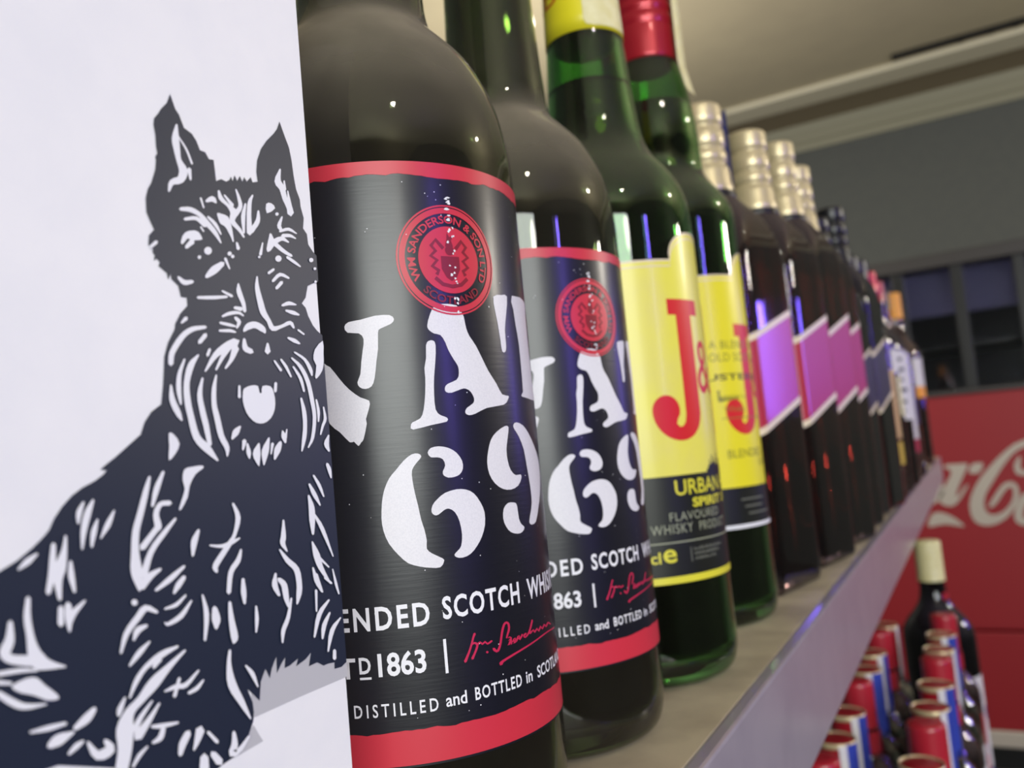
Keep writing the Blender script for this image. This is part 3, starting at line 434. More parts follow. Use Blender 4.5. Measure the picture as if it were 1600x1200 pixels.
VAT = [
    '-1285,6231 -1270,6259 -1235,6280 -1173,6288 -1098,6294 -1018,6310 -935,6325 -848,6328 -775,6322 -738,6301 -726,6273 -735,6247 -765,6221 -825,6198 -884,6176 -906,6162 -914,6133 -921,6049 -928,5953 -942,5882 -957,5812 -972,5720 -989,5635 -1007,5578 -1031,5540 -1067,5521 -1104,5517 -1138,5525 -1165,5544 -1181,5568 -1184,5599 -1167,5638 -1145,5685 -1135,5744 -1126,5809 -1112,5880 -1098,5950 -1083,6017 -1079,6075 -1094,6115 -1128,6143 -1191,6153 -1253,6164 -1280,6196',
    '-1562,5856 -1524,5823 -1488,5802 -1438,5734 -1385,5656 -1336,5589 -1284,5529 -1224,5473 -1165,5428 -1110,5404 -1070,5383 -1065,5348 -1077,5304 -1100,5242 -1122,5183 -1119,5159 -1117,5130 -1139,5046 -1165,4966 -1181,4942 -1195,4933 -1211,4909 -1228,4896 -1251,4920 -1275,4949 -1294,4943 -1321,4945 -1373,5001 -1432,5071 -1485,5111 -1539,5170 -1594,5295 -1655,5451 -1732,5618 -1816,5796 -1907,5994 -1989,6168 -2037,6259 -2075,6311 -2133,6342 -2175,6364 -2183,6401 -2141,6433 -2001,6445 -1848,6442 -1767,6424 -1722,6396 -1709,6365 -1717,6331 -1739,6304 -1754,6263 -1729,6186 -1685,6089 -1623,5965',
    '-389,5956 -375,5990 -356,6006 -327,6014 -299,6008 -283,5992 -276,5952 -282,5869 -296,5770 -312,5679 -327,5589 -337,5498 -343,5408 -346,5310 -340,5227 -319,5184 -289,5160 -249,5143 -215,5128 -202,5105 -219,5083 -292,5071 -392,5059 -512,5037 -613,5023 -640,5037 -637,5061 -633,5082 -616,5103 -570,5119 -523,5141 -497,5180 -478,5236 -460,5320 -445,5414 -435,5508 -429,5594 -430,5653 -429,5703 -416,5755 -401,5811 -395,5887',
    '-234,6413 -191,6426 -134,6431 -49,6429 30,6415 67,6380 87,6341 103,6317 115,6285 124,6222 134,6154 148,6106 169,6060 207,6008 250,5948 290,5875 330,5798 369,5722 413,5646 471,5569 530,5494 572,5424 615,5370 684,5355 740,5351 741,5329 715,5302 688,5272 627,5245 486,5229 335,5213 236,5182 162,5154 109,5141 72,5139 39,5150 22,5170 26,5195 48,5223 96,5249 141,5275 158,5301 159,5330 145,5369 122,5406 93,5430 60,5445 32,5449 -4,5443 -67,5424 -130,5406 -172,5407 -198,5418 -210,5439 -208,5464 -197,5487 -170,5508 -113,5528 -55,5550 -30,5579 -18,5613 -14,5659 -19,5706 -38,5742 -64,5781 -95,5836 -124,5893 -140,5941 -155,5986 -178,6033 -207,6070 -244,6082 -283,6090 -318,6112 -345,6138 -355,6163 -353,6193 -341,6238 -323,6284 -306,6323 -288,6358 -265,6388',
    '618,6554 693,6583 786,6591 865,6604 916,6586 899,6490 858,6370 822,6266 794,6165 789,6059 789,5968 778,5915 758,5888 725,5878 693,5894 684,5943 680,6021 666,6136 651,6253 637,6325 625,6388 609,6477',
    '1052,6614 1017,6535 1060,6432 1071,6335 1088,6232 1113,6120 1134,5993 1137,5833 1134,5669 1130,5522 1122,5407 1057,5362 1081,5346 1435,5319 1781,5321 1780,5376 1681,5496 1639,5728 1610,5993 1603,6232 1610,6432 1668,6550 1652,6614 1354,6636',
    '1731,6614 1808,6656 1901,6629 1951,6497 1981,6314 2001,6097 2001,5914 1977,5832 1931,5864 1855,6095 1781,6364 1736,6519',
    '-549,4724 -560,4741 -582,4753 -614,4758 -653,4751 -699,4726 -747,4689 -796,4641 -842,4592 -883,4553 -919,4511 -952,4456 -981,4394 -1002,4329 -1018,4258 -1030,4171 -1037,4085 -1035,4013 -1025,3945 -1005,3872 -975,3801 -931,3733 -881,3670 -835,3617 -785,3573 -727,3545 -667,3525 -605,3508 -545,3496 -487,3487 -438,3488 -408,3513 -393,3543 -388,3560 -402,3579 -455,3611 -514,3646 -551,3674 -572,3705 -571,3744 -565,3792 -571,3852 -581,3916 -594,3968 -607,4024 -619,4102 -629,4184 -642,4257 -653,4327 -662,4400 -668,4469 -670,4527 -664,4575 -644,4612 -618,4641 -592,4668 -569,4690 -554,4708',
    '-474,4753 -461,4780 -433,4803 -391,4812 -339,4813 -283,4804 -228,4786 -178,4759 -135,4724 -99,4678 -74,4629 -67,4581 -73,4538 -92,4504 -119,4479 -148,4465 -180,4458 -219,4454 -258,4456 -289,4469 -312,4488 -320,4509 -317,4533 -299,4561 -284,4593 -288,4632 -305,4666 -334,4684 -369,4693 -407,4695 -442,4700 -465,4724',
    '-485,4098 -483,4131 -470,4167 -445,4200 -409,4231 -365,4264 -311,4292 -244,4309 -174,4317 -112,4314 -55,4302 -3,4280 44,4246 85,4196 119,4139 146,4084 163,4025 164,3953 154,3881 131,3818 101,3761 66,3709 26,3663 -18,3621 -65,3587 -117,3566 -168,3557 -211,3561 -244,3572 -261,3587 -264,3605 -245,3623 -218,3643 -195,3661 -175,3690 -160,3745 -153,3812 -157,3884 -169,3956 -189,4018 -217,4068 -252,4100 -289,4115 -319,4113 -347,4101 -377,4081 -406,4063 -430,4056 -452,4059 -472,4074',
    '681,4975 654,4992 605,4987 531,4963 454,4926 397,4886 352,4837 319,4776 295,4711 276,4647 265,4583 267,4517 281,4452 311,4390 354,4335 410,4291 475,4259 544,4241 616,4237 695,4247 768,4271 821,4310 855,4351 862,4380 845,4399 796,4398 737,4398 690,4422 650,4461 622,4515 606,4578 598,4642 601,4711 622,4787 648,4861 672,4927',
    '786,5001 815,5021 864,5029 940,5016 1024,4988 1101,4945 1180,4887 1274,4810 1369,4723 1467,4632 1543,4536 1564,4434 1550,4330 1505,4230 1438,4132 1361,4035 1280,3944 1210,3861 1143,3800 1072,3779 1011,3780 971,3789 952,3812 962,3846 991,3894 1034,3961 1072,4042 1078,4134 1069,4238 1051,4355 1027,4476 1009,4589 984,4693 940,4780 890,4853 838,4910 795,4952 780,4981',
    '624,4085 581,4090 535,4085 492,4063 458,4028 440,3976 436,3919 447,3869 471,3823 503,3781 545,3748 601,3726 661,3714 715,3712 762,3720 803,3742 824,3769 799,3791 760,3815 737,3845 721,3886 714,3954 709,4020 700,4052 685,4070 658,4080',
]
SIG = [
    '-230,2428 -209,2467 -187,2507 -165,2551 -144,2594 -128,2634 -115,2667 -103,2687 -91,2704 -98,2722 -118,2718 -127,2700 -138,2677 -151,2643 -167,2604 -187,2562 -210,2520 -235,2482 -260,2445 -253,2424',
    '-149,2596 -129,2601 -116,2603 -104,2595 -98,2586 -103,2566 -116,2541 -130,2517 -144,2496 -158,2478 -171,2461 -165,2440 -142,2444 -132,2462 -121,2482 -107,2504 -92,2528 -77,2556 -69,2585 -86,2611 -113,2624 -137,2621 -158,2614 -163,2602',
    '-75,2577 -57,2591 -47,2598 -41,2589 -20,2573 5,2583 17,2591 22,2581 45,2563 79,2570 112,2582 116,2595 99,2601 68,2588 46,2582 38,2592 18,2610 -7,2600 -19,2592 -25,2602 -46,2618 -72,2609 -92,2594 -92,2579',
    '50,2480 46,2473 38,2470 28,2472 20,2478 18,2486 22,2494 30,2497 40,2495 48,2488',
    '108,2493 127,2472 155,2454 187,2458 209,2477 226,2508 243,2549 259,2602 277,2654 294,2694 312,2723 329,2736 337,2738 343,2734 353,2721 355,2697 351,2670 342,2651 331,2632 320,2610 309,2587 315,2575 331,2578 344,2599 357,2620 371,2639 382,2661 387,2692 385,2723 368,2748 338,2762 307,2757 284,2739 264,2707 246,2665 229,2611 213,2559 197,2520 181,2493 166,2481 161,2480 153,2489 139,2508 111,2514',
    '362,2587 332,2572 306,2554 294,2529 293,2505 307,2484 338,2478 359,2495 378,2519 389,2541 399,2564 390,2577 373,2573 364,2551 353,2530 336,2509 322,2498 325,2498 323,2504 324,2520 333,2539 354,2554 382,2569 383,2583',
    '372,2571 371,2527 376,2491 414,2496 432,2518 447,2535 437,2546 438,2528 450,2497 485,2509 503,2531 518,2547 508,2557 508,2540 531,2509 565,2528 593,2556 587,2569 568,2569 540,2542 530,2529 538,2539 530,2567 493,2562 477,2544 460,2523 464,2511 466,2526 458,2556 423,2549 408,2531 390,2511 400,2499 399,2523 400,2566 386,2578',
    '638,2568 613,2561 592,2550 598,2527 631,2511 666,2518 702,2535 736,2562 769,2597 795,2634 819,2672 806,2687 783,2684 760,2646 736,2610 706,2576 676,2550 646,2535 626,2531 627,2533 625,2538 636,2542 658,2548 662,2562',
    '775,2659 742,2616 716,2579 713,2557 718,2542 737,2531 750,2539 746,2552 748,2569 772,2605 805,2648 795,2660',
    '745,2533 785,2549 810,2557 804,2548 834,2522 875,2539 899,2552 896,2540 939,2513 979,2538 1003,2557 994,2546 1039,2516 1087,2538 1116,2556 1106,2546 1157,2515 1213,2533 1254,2548 1264,2540 1307,2518 1350,2508 1354,2519 1302,2546 1222,2568 1168,2550 1141,2535 1149,2546 1095,2575 1048,2553 1023,2535 1031,2546 986,2576 944,2552 920,2533 930,2542 893,2570 847,2555 824,2541 837,2548 810,2573 764,2564 723,2548 724,2536',
    '227,2304 229,2314 245,2327 308,2344 393,2361 482,2377 583,2392 707,2409 844,2425 973,2439 1111,2448 1282,2446 1548,2422 1570,2428 1504,2444 1258,2464 1090,2465 954,2456 828,2442 693,2427 569,2412 468,2398 379,2384 293,2368 227,2353 197,2342 182,2332 190,2303',
]
COKE = [
    '1331,-92 1262,-112 1184,-147 1096,-206 1003,-281 908,-366 815,-458 730,-545 649,-637 571,-740 502,-848 447,-956 408,-1063 391,-1162 392,-1254 405,-1338 434,-1407 482,-1456 545,-1486 625,-1497 713,-1487 803,-1452 890,-1399 961,-1334 1024,-1257 1083,-1167 1128,-1075 1151,-990 1155,-915 1142,-852 1115,-804 1074,-778 1025,-772 978,-784 925,-819 864,-889 800,-975 730,-1075 681,-1159 689,-1192 726,-1189 777,-1147 833,-1085 878,-1019 921,-955 969,-901 1014,-866 1048,-862 1070,-883 1076,-929 1069,-990 1050,-1055 1018,-1122 967,-1191 908,-1252 844,-1291 782,-1313 730,-1320 687,-1309 650,-1280 624,-1238 612,-1189 613,-1128 627,-1052 657,-967 710,-878 775,-783 846,-678 920,-574 991,-479 1060,-395 1127,-324 1193,-270 1255,-233 1316,-212 1378,-202 1432,-209 1471,-241 1490,-294 1479,-370 1448,-452 1397,-523 1340,-578 1288,-601 1245,-598 1225,-564 1221,-515 1232,-460 1245,-409 1244,-367 1229,-354 1185,-406 1143,-482 1131,-554 1138,-617 1166,-656 1212,-676 1278,-681 1353,-659 1435,-595 1509,-510 1560,-422 1588,-329 1583,-227 1555,-139 1507,-94 1448,-76 1392,-77',
    '110,-419 190,-414 285,-418 377,-415 444,-424 451,-453 421,-511 361,-625 294,-752 242,-860 209,-941 204,-979 230,-970 309,-877 388,-785 415,-775 404,-814 340,-916 260,-1027 203,-1093 148,-1132 85,-1140 25,-1125 -28,-1094 -62,-1051 -67,-1013 -43,-954 25,-835 100,-711 150,-635 178,-577 174,-527 151,-492 111,-480 79,-472 79,-444',
    '516,-435 609,-418 686,-434 674,-491 635,-554 620,-584 594,-598 515,-602 449,-582 463,-508',
    '-295,-1474 -280,-1397 -237,-1309 -194,-1259 -140,-1235 -68,-1239 8,-1264 78,-1302 146,-1353 228,-1429 277,-1491 235,-1496 156,-1478 73,-1459 -14,-1444 -93,-1452 -167,-1465 -245,-1482',
    '1196,-998 1150,-1056 1110,-1127 1072,-1206 1044,-1285 1033,-1357 1039,-1419 1066,-1469 1111,-1503 1176,-1520 1248,-1508 1320,-1443 1382,-1354 1419,-1262 1439,-1171 1441,-1091 1423,-1024 1376,-976 1317,-951 1255,-962',
    '1324,-1085 1337,-1115 1336,-1166 1310,-1245 1271,-1323 1230,-1374 1193,-1399 1171,-1385 1165,-1345 1178,-1282 1204,-1213 1240,-1147 1276,-1096 1304,-1078',
]

# ------------------------------------------------------------------ helpers


def tag(o, label=None, cat=None, group=None, kind=None):
    if label:
        o['label'] = label
    if cat:
        o['category'] = cat
    if group:
        o['group'] = group
    if kind:
        o['kind'] = kind
    return o


def empty(name, loc=(0, 0, 0), rz=0.0):
    o = bpy.data.objects.new(name, None)
    o.empty_display_size = 0.02
    col.objects.link(o)
    o.location = loc
    o.rotation_euler = (0, 0, rz)
    return o


def obj(name, verts, faces, material, parent=None, smooth=False, scale=0.001):
    me = bpy.data.meshes.new(name)
    me.from_pydata([(v[0] * scale, v[1] * scale, v[2] * scale) for v in verts], [], faces)
    return finish(name, me, material, parent, smooth)


def finish(name, me, material, parent=None, smooth=False):
    me.materials.append(material)
    if smooth:
        for p in me.polygons:
            p.use_smooth = True
    me.update()
    o = bpy.data.objects.new(name, me)
    col.objects.link(o)
    if parent:
        o.parent = parent
    return o


def from_bm(name, bm, material, parent=None, smooth=False, scale=0.001):
    bmesh.ops.recalc_face_normals(bm, faces=bm.faces[:])
    for v in bm.verts:
        v.co *= scale
    me = bpy.data.meshes.new(name)
    bm.to_mesh(me)
    bm.free()
    return finish(name, me, material, parent, smooth)


def box_bm(bm, x0, x1, y0, y1, z0, z1):
    r = bmesh.ops.create_cube(bm, size=1.0)
    for v in r['verts']:
        v.co = Vector(((x0 + x1) / 2 + v.co.x * (x1 - x0), (y0 + y1) / 2 + v.co.y * (y1 - y0), (z0 + z1) / 2 + v.co.z * (z1 - z0)))
    return r['verts']


def box(name, x0, x1, y0, y1, z0, z1, material, parent=None, bevel=0.0, scale=0.01):
    bm = bmesh.new()
    box_bm(bm, x0, x1, y0, y1, z0, z1)
    if bevel:
        bmesh.ops.bevel(bm, geom=bm.edges[:], offset=bevel, segments=2, affect='EDGES', profile=0.6)
    return from_bm(name, bm, material, parent, False, scale)


def lathe(name, prof, material, parent=None, n=72, closed=False):
    """surface of revolution about z; prof is a list of (r, z) in mm"""
    verts, faces, rings = [], [], []
    for r, z in prof:
        if r < 1e-4:
            rings.append([len(verts)])
            verts.append((0, 0, z))
        else:
            rings.append(list(range(len(verts), len(verts) + n)))
            for k in range(n):
                a = 2 * math.pi * k / n
                verts.append((r * math.cos(a), r * math.sin(a), z))
    pairs = list(zip(rings[:-1], rings[1:]))
    if closed:
        pairs.append((rings[-1], rings[0]))
    for a, b in pairs:
        if len(a) == 1 and len(b) == 1:
            continue
        for k in range(n):
            k2 = (k + 1) % n
            if len(a) == 1:
                faces.append((a[0], b[k], b[k2]))
            elif len(b) == 1:
                faces.append((a[k], a[k2], b[0]))
            else:
                faces.append((a[k], a[k2], b[k2], b[k]))
    bm = bmesh.new()
    vs = [bm.verts.new(v) for v in verts]
    for f in faces:
        bm.faces.new([vs[i] for i in f])
    return from_bm(name, bm, material, parent, True)


def refine(prof, k=4):
    """smooth a profile with chord-length Hermite segments (no overshoot on uneven spacing)"""
    P = [Vector((r, z)) for r, z in prof]
    n = len(P)
    d = [max((P[i + 1] - P[i]).length, 1e-6) for i in range(n - 1)]
    T = []
    for i in range(n):
        if i == 0:
            T.append((P[1] - P[0]) / d[0])
        elif i == n - 1:
            T.append((P[-1] - P[-2]) / d[-1])
        else:
            a, b = (P[i] - P[i - 1]) / d[i - 1], (P[i + 1] - P[i]) / d[i]
            T.append((a * d[i] + b * d[i - 1]) / (d[i] + d[i - 1]))
    out = []
    for i in range(n - 1):
        for j in range(k):
            t = j / k
            h = ((2 * t ** 3 - 3 * t * t + 1), (t ** 3 - 2 * t * t + t), (-2 * t ** 3 + 3 * t * t), (t ** 3 - t * t))
            q = P[i] * h[0] + T[i] * (d[i] * h[1]) + P[i + 1] * h[2] + T[i + 1] * (d[i] * h[3])
            lo, hi = min(P[i].x, P[i + 1].x), max(P[i].x, P[i + 1].x)
            out.append((min(max(q.x, lo), hi), q.y))
    out.append(prof[-1])
    return out


def dec(s, k=0.02):
    return [(int(a) * k, int(b) * k) for a, b in (p.split(',') for p in s.split())]


# flat artwork is collected as (verts, faces) in label millimetres and then laid on its surface
class Art:
    def __init__(self):
        self.bm = bmesh.new()
        self.layer = 0.0
        self.lift = 0.0

    def poly(self, *loops):
        pts = [Vector((u, v, 0)) for l in loops for u, v in l]
        tris = tessellate_polygon([[Vector((u, v, 0)) for u, v in l] for l in loops])
        vs = [self.bm.verts.new(p + Vector((0, 0, self.layer))) for p in pts]
        self.layer += self.lift
        for t in tris:
            try:
                self.bm.faces.new([vs[i] for i in t])
            except ValueError:
                pass
        return self

    def rect(self, u0, v0, u1, v1):
        return self.poly([(u0, v0), (u1, v0), (u1, v1), (u0, v1)])

    def line(self, pts, w):
        """a stroke of constant or per point width"""
        L, R = [], []
        for i, p in enumerate(pts):
            a, b = pts[max(i - 1, 0)], pts[min(i + 1, len(pts) - 1)]
            t = Vector((b[0] - a[0], b[1] - a[1]))
            t.normalize()
            ww = (p[2] if len(p) > 2 else w) / 2
            L.append((p[0] - t.y * ww, p[1] + t.x * ww))
            R.append((p[0] + t.y * ww, p[1] - t.x * ww))
        return self.poly(L + R[::-1])

    def disc(self, cu, cv, r, n=48, hole=None):
        c = lambda q: [(cu + q * math.cos(2 * math.pi * k / n), cv + q * math.sin(2 * math.pi * k / n)) for k in range(n)]
        return self.poly(c(r), c(hole)) if hole else self.poly(c(r))

    def text(self, body, u0, v0, u1, v1, bold=0.0, shear=0.0, bend=None, space=1.0):
        cu = bpy.data.curves.new('lettering', 'FONT')
        cu.body = body
        cu.size = 1.0
        cu.offset = bold
        cu.shear = shear
        cu.space_character = space
        cu.resolution_u = 3
        o = bpy.data.objects.new('lettering', cu)
        me = bpy.data.meshes.new_from_object(o)
        xs = [v.co.x for v in me.vertices]
        ys = [v.co.y for v in me.vertices]
        x0, x1, y0, y1 = min(xs), max(xs), min(ys), max(ys)
        vs = []
        for v in me.vertices:
            a = (v.co.x - x0) / (x1 - x0)
            h = (v.co.y - y0) / (y1 - y0)
            if bend:
                cx, cy, r0, r1, t0, t1 = bend
                t = t0 + (t1 - t0) * a
                r = r0 + (r1 - r0) * h
                vs.append(self.bm.verts.new((cx + r * math.sin(t), cy + r * math.cos(t), 0)))
            else:
                vs.append(self.bm.verts.new((u0 + (u1 - u0) * a, v0 + (v1 - v0) * h, 0)))
        for p in me.polygons:
            try:
                self.bm.faces.new([vs[i] for i in p.vertices])
            except ValueError:
                pass
        bpy.data.objects.remove(o)
        bpy.data.curves.remove(cu)
        bpy.data.meshes.remove(me)
        return self

    def lay(self, name, mapf, material, parent, step=1.6, smooth=True):
        bm = self.bm
        if step:
            us = [v.co.x for v in bm.verts]
            k = math.ceil(min(us) / step)
            while k * step < max(us):
                bmesh.ops.bisect_plane(bm, geom=bm.verts[:] + bm.edges[:] + bm.faces[:], plane_co=(k * step, 0, 0), plane_no=(1, 0, 0), dist=1e-5)
                k += 1
        bmesh.ops.triangulate(bm, faces=bm.faces[:])
        out = [Vector(mapf(v.co.x, v.co.y)) + Vector((v.co.z, 0, 0)) for v in bm.verts]
        for v, c in zip(bm.verts, out):
            v.co = Vector(c) * 0.001
        # make the faces look outwards
        bm.normal_update()
        me = bpy.data.meshes.new(name)
        bm.to_mesh(me)
        bm.free()
        return finish(name, me, material, parent, smooth)


def on_cyl(R):
    return lambda u, v: (R * math.cos(u / R), R * math.sin(u / R), v)


def copy_tree(o, parent=None):
    c = o.copy()
    col.objects.link(c)
    if parent:
        c.parent = parent
    for ch in list(o.children):
        copy_tree(ch, c)
    return c


def bottle_shell(root, outer, wall, level, glass, liquid, n=72, floor_z=7.0):
    """glass wall with an inside, and the liquid standing in it; outer from the foot to the mouth"""
    inner = [(max(r - wall, 4.0), z) for r, z in outer if z > floor_z + 3]
    prof = [(0, 3.0)] + outer + inner[::-1] + [(max(inner[0][0] - 6, 3), floor_z), (0, floor_z + 2.5)]
    g = lathe('glass', prof, glass, root, n)
    liq = [(0, floor_z + 2.8), (max(inner[0][0] - 6.4, 2.8), floor_z + 0.4)] + [(r - 0.25, z) for r, z in inner if z < level]
    rl = liq[-1][0]
    liq += [(rl, level), (0, level)]
    lathe('liquid', liq, liquid, root, n)
    return g


# ------------------------------------------------------------------ the room (metres x100 = cm below)
box('floor', -165, 330, -310, 450, -118, -112, M['floor'])['kind'] = 'structure'
box('ceiling', -165, 330, -310, 450, 160, 166, M['ceiling'])['kind'] = 'structure'
box('wall_far', -165, 330, 436, 446, -112, 160, M['wall'])['kind'] = 'structure'
box('wall_back', -172, -162, -310, 446, -112, 160, M['wall'])['kind'] = 'structure'
box('wall_opposite', 322, 332, -310, 446, -112, 160, M['wall'])['kind'] = 'structure'
box('wall_near', -162, 322, -316, -306, -112, 160, M['wall'])['kind'] = 'structure'
# stepped cornice where the far wall meets the ceiling
bm = bmesh.new()
cp = [(436, 147), (434.6, 147), (434.6, 150.2), (432.8, 151.4), (432.8, 153.6), (431.2, 155.6), (430.4, 160), (436, 160)]
a_ = [bm.verts.new((-162, y, z)) for y, z in cp]
b_ = [bm.verts.new((322, y, z)) for y, z in cp]
for i in range(len(cp)):
    j = (i + 1) % len(cp)
    bm.faces.new((a_[i], a_[j], b_[j], b_[i]))
bm.faces.new(a_)
bm.faces.new(b_[::-1])
from_bm('trim_1', bm, M['cornice'], None, False, 0.01)['kind'] = 'structure'
box('trim_2', -162, 322, 386, 403, 157.8, 160, M['moulding'], bevel=0.4)['kind'] = 'structure'
box('trim_3', -162, 322, 403, 430.4, 159.2, 160, M['ceiling_strip'])['kind'] = 'structure'
# linear air slot in the ceiling
slot = empty('air_slot_diffuser', (0.01, 3.80, 1.60))
tag(slot, 'long dark linear air slot set in the ceiling along the moulding', 'air vent')
box('slot_throat', 0, 140, -3.5, 3.5, -0.5, -0.02, M['slot_dark'], slot)
box('slot_blade', 0, 140, -0.6, 0.0, -1.1, -0.5, M['cooler_grey'], slot)
for k in range(9):
    u = 26 + k * 9 + random.uniform(-3, 3)
    box('slot_bracket', u, u + random.uniform(1.2, 3.5), -3.2, 3.2, -0.95, -0.5, M['slot_dark'], slot)

# ------------------------------------------------------------------ shelving
sh = empty('bottle_shelf', (0, 0, 0))
tag(sh, 'long beige shelf with a milky lilac plastic front edge carrying the whisky bottles', 'shelf')
box('shelf_board', -15, 5.0, -32, 208, -2.4, 0, M['shelf'], sh)
box('front_edge', 5.0, 5.57, -32, 208, -5.25, 0.0, M['lip'], sh, bevel=0.12)
for y in (-28, 88, 204):
    box('post', -18.5, -15, y - 1.7, y + 1.7, -112, -2.4, M['steel'], sh)
    box('bracket', -15, 4.6, y - 0.4, y + 0.4, -5.0, -2.4, M['steel'], sh)
ls = empty('lower_shelf', (0, 0, -0.38))
tag(ls, 'lower beige shelf under the whisky shelf, crowded with red-capped bottles', 'shelf')
box('shelf_board', -14.9, 10.4, 30, 127, -2.4, 0, M['shelf'], ls)
box('front_edge', 10.4, 11.0, 30, 127, -5.2, 0.0, M['lip'], ls, bevel=0.12)

# ------------------------------------------------------------------ drinks cooler
ck = empty('drinks_cooler', (0, 3.30, -1.12))
tag(ck, 'large red drinks cooler with white script lettering and a dark glazed top', 'cooler')
Z0 = -112


def cbox(name, x0, x1, y0, y1, z0, z1, m_, parent=ck, bevel=0.0):
    return box(name, x0, x1, y0, y1, z0 - Z0, z1 - Z0, m_, parent, bevel)


cbox('kick_plate', -70, 78, 1.5, 70, -112, -104, M['cooler_frame'])
cbox('base_trim', -71, 79, -0.8, 70, -104, -98.6, M['cooler_white'], bevel=0.6)
cbox('red_panel', -70, 78, 0, 70, -65.1, 15.6, M['cooler_red'], bevel=0.5)
cbox('red_panel', -70, 78, 0, 70, -98.6, -65.9, M['cooler_red'], bevel=0.5)
cbox('panel_trim', -70.5, 78.5, -0.7, 70, 15.6, 17.4, M['cooler_grey'], bevel=0.3)
cbox('cabinet_back', -70, 78, 60, 70, 17.4, 66, M['cooler_inside'])
cbox('cabinet_side', -70, -67, 2, 60, 17.4, 66, M['cooler_frame'])
cbox('cabinet_side', 75, 78, 2, 60, 17.4, 66, M['cooler_frame'])
cbox('header', -70.5, 78.5, -1.0, 70, 61, 66, M['cooler_grey'], bevel=0.4)
cbox('reflection_panel', -67, 75, 9, 11, 45, 61, M['pane_reflection'])  # added panel, stands in for the violet reflection across the upper panes
bars = [-64 + 19.4 * k for k in range(8)]
bars = [-5.3 + 18.9 * k for k in range(-3, 5)]
for x in bars:
    cbox('mullion', x - 1.9, x + 1.9, -0.4, 2.4, 17.4, 61, M['cooler_frame'], bevel=0.3)
for x0, x1 in zip(bars[:-1], bars[1:]):
    cbox('window_pane', x0 + 1.9, x1 - 1.9, 0.8, 1.3, 17.4, 61, M['pane'])
cbox('inner_shelf', -67, 75, 12, 58, 33, 34.5, M['cooler_frame'])
# white script across the red panel
art = Art()
cC, cA, cH, cT, cO, cOi = [dec(s, 0.2) for s in COKE]


def sh_(p, du, dv=0, k=1.0, c=(0, 0)):
    return [((u - c[0]) * k + c[0] + du, (v - c[1]) * k + c[1] + dv) for u, v in p]


art.poly(cC)
art.poly(cA)
art.poly(cH)
art.poly(cT)
art.poly(cO, cOi)
art.poly(sh_(cC, -470))
art.poly(sh_(cO, -470 + 30), sh_(cOi, -470 + 30))
art.line([(-120, -130), (-150, -105), (-190, -140), (-200, -210), (-170, -225), (-110, -190), (-20, -150)], 26)
art.disc(-55, -160, 62, 28, 34)
art.line([(300, -200), (380, -60), (420, 20), (400, 40), (380, -20), (350, -180), (370, -220), (430, -180)], 26)
art.disc(480, -160, 62, 28, 34)
art.line([(520, -90), (540, -200), (580, -215), (640, -170)], 26)
art.lay('script_lettering', lambda u, v: (u, -1.2, v - Z0 * 10), M['cooler_white'], ck, step=None, smooth=False)

# ------------------------------------------------------------------ white carton with the terrier
XB, YB = 28.0, 121.6
ct = empty('whisky_carton', (-0.012, 0.0808, 0))
tag(ct, 'tall white cardboard carton printed with a black sitting terrier', 'carton')
ox, oy = -12.0, 80.8
bm = bmesh.new()
box_bm(bm, -40 - 12 - ox, XB - ox, 40 - oy, YB - oy, 0, 300)
bmesh.ops.bevel(bm, geom=bm.edges[:], offset=0.5, segments=2, affect='EDGES')
body = from_bm('carton_body', bm, M['carton'], ct)
bm = bmesh.new()
box_bm(bm, -52.2 - ox, XB + 0.2 - ox, 39.8 - oy, YB + 0.2 - oy, 300, 301.2)
from_bm('top_flap', bm, M['carton'], ct)


def on_face(off):
    return lambda u, v: (XB - ox + off, u - oy, v)


a = Art()
for s in DOG_GREY:
    a.poly(dec(s))
a.lay('ground_shadow_print', on_face(0.05), M['carton_grey'], ct, None, False)
a = Art()
a.poly(dec(DOG_BLACK[0]))
dogp = a.lay('terrier_print', on_face(0.10), M['carton_ink'], ct, None, False)
dogp['label'] = 'black ink drawing of a sitting shaggy terrier'
a = Art()
a.lift = 0.0015
for s in DOG_WHITE:
    a.poly(dec(s))
a.lay('fur_highlights', on_face(0.15), M['carton_white'], dogp, None, False)

# ------------------------------------------------------------------ black-label whisky bottles
VAT_PROFILE = [(24, 0), (31, 0.3), (35, 2.6), (36.8, 7), (37.4, 12), (37.5, 18), (37.5, 90), (37.5, 166), (37.2, 172), (36.6, 177), (35.2, 184), (32.6, 191), (29, 198), (23, 205), (19.2, 209.5), (17.9, 214), (17.3, 222), (16.7, 232), (15.8, 255), (15.2, 272), (15.2, 284), (14.5, 292), (11.5, 293)]


def rough_band(u0, u1, v_clean, v_rough, jit, n=90):
    pts = [(u0, v_clean), (u1, v_clean)]
    rr = random.Random(3)
    w = 0
    for k in range(n + 1):
        u = u1 + (u0 - u1) * k / n
        w = 0.7 * w + rr.uniform(-jit, jit)
        pts.append((u, v_rough + w))
    return pts


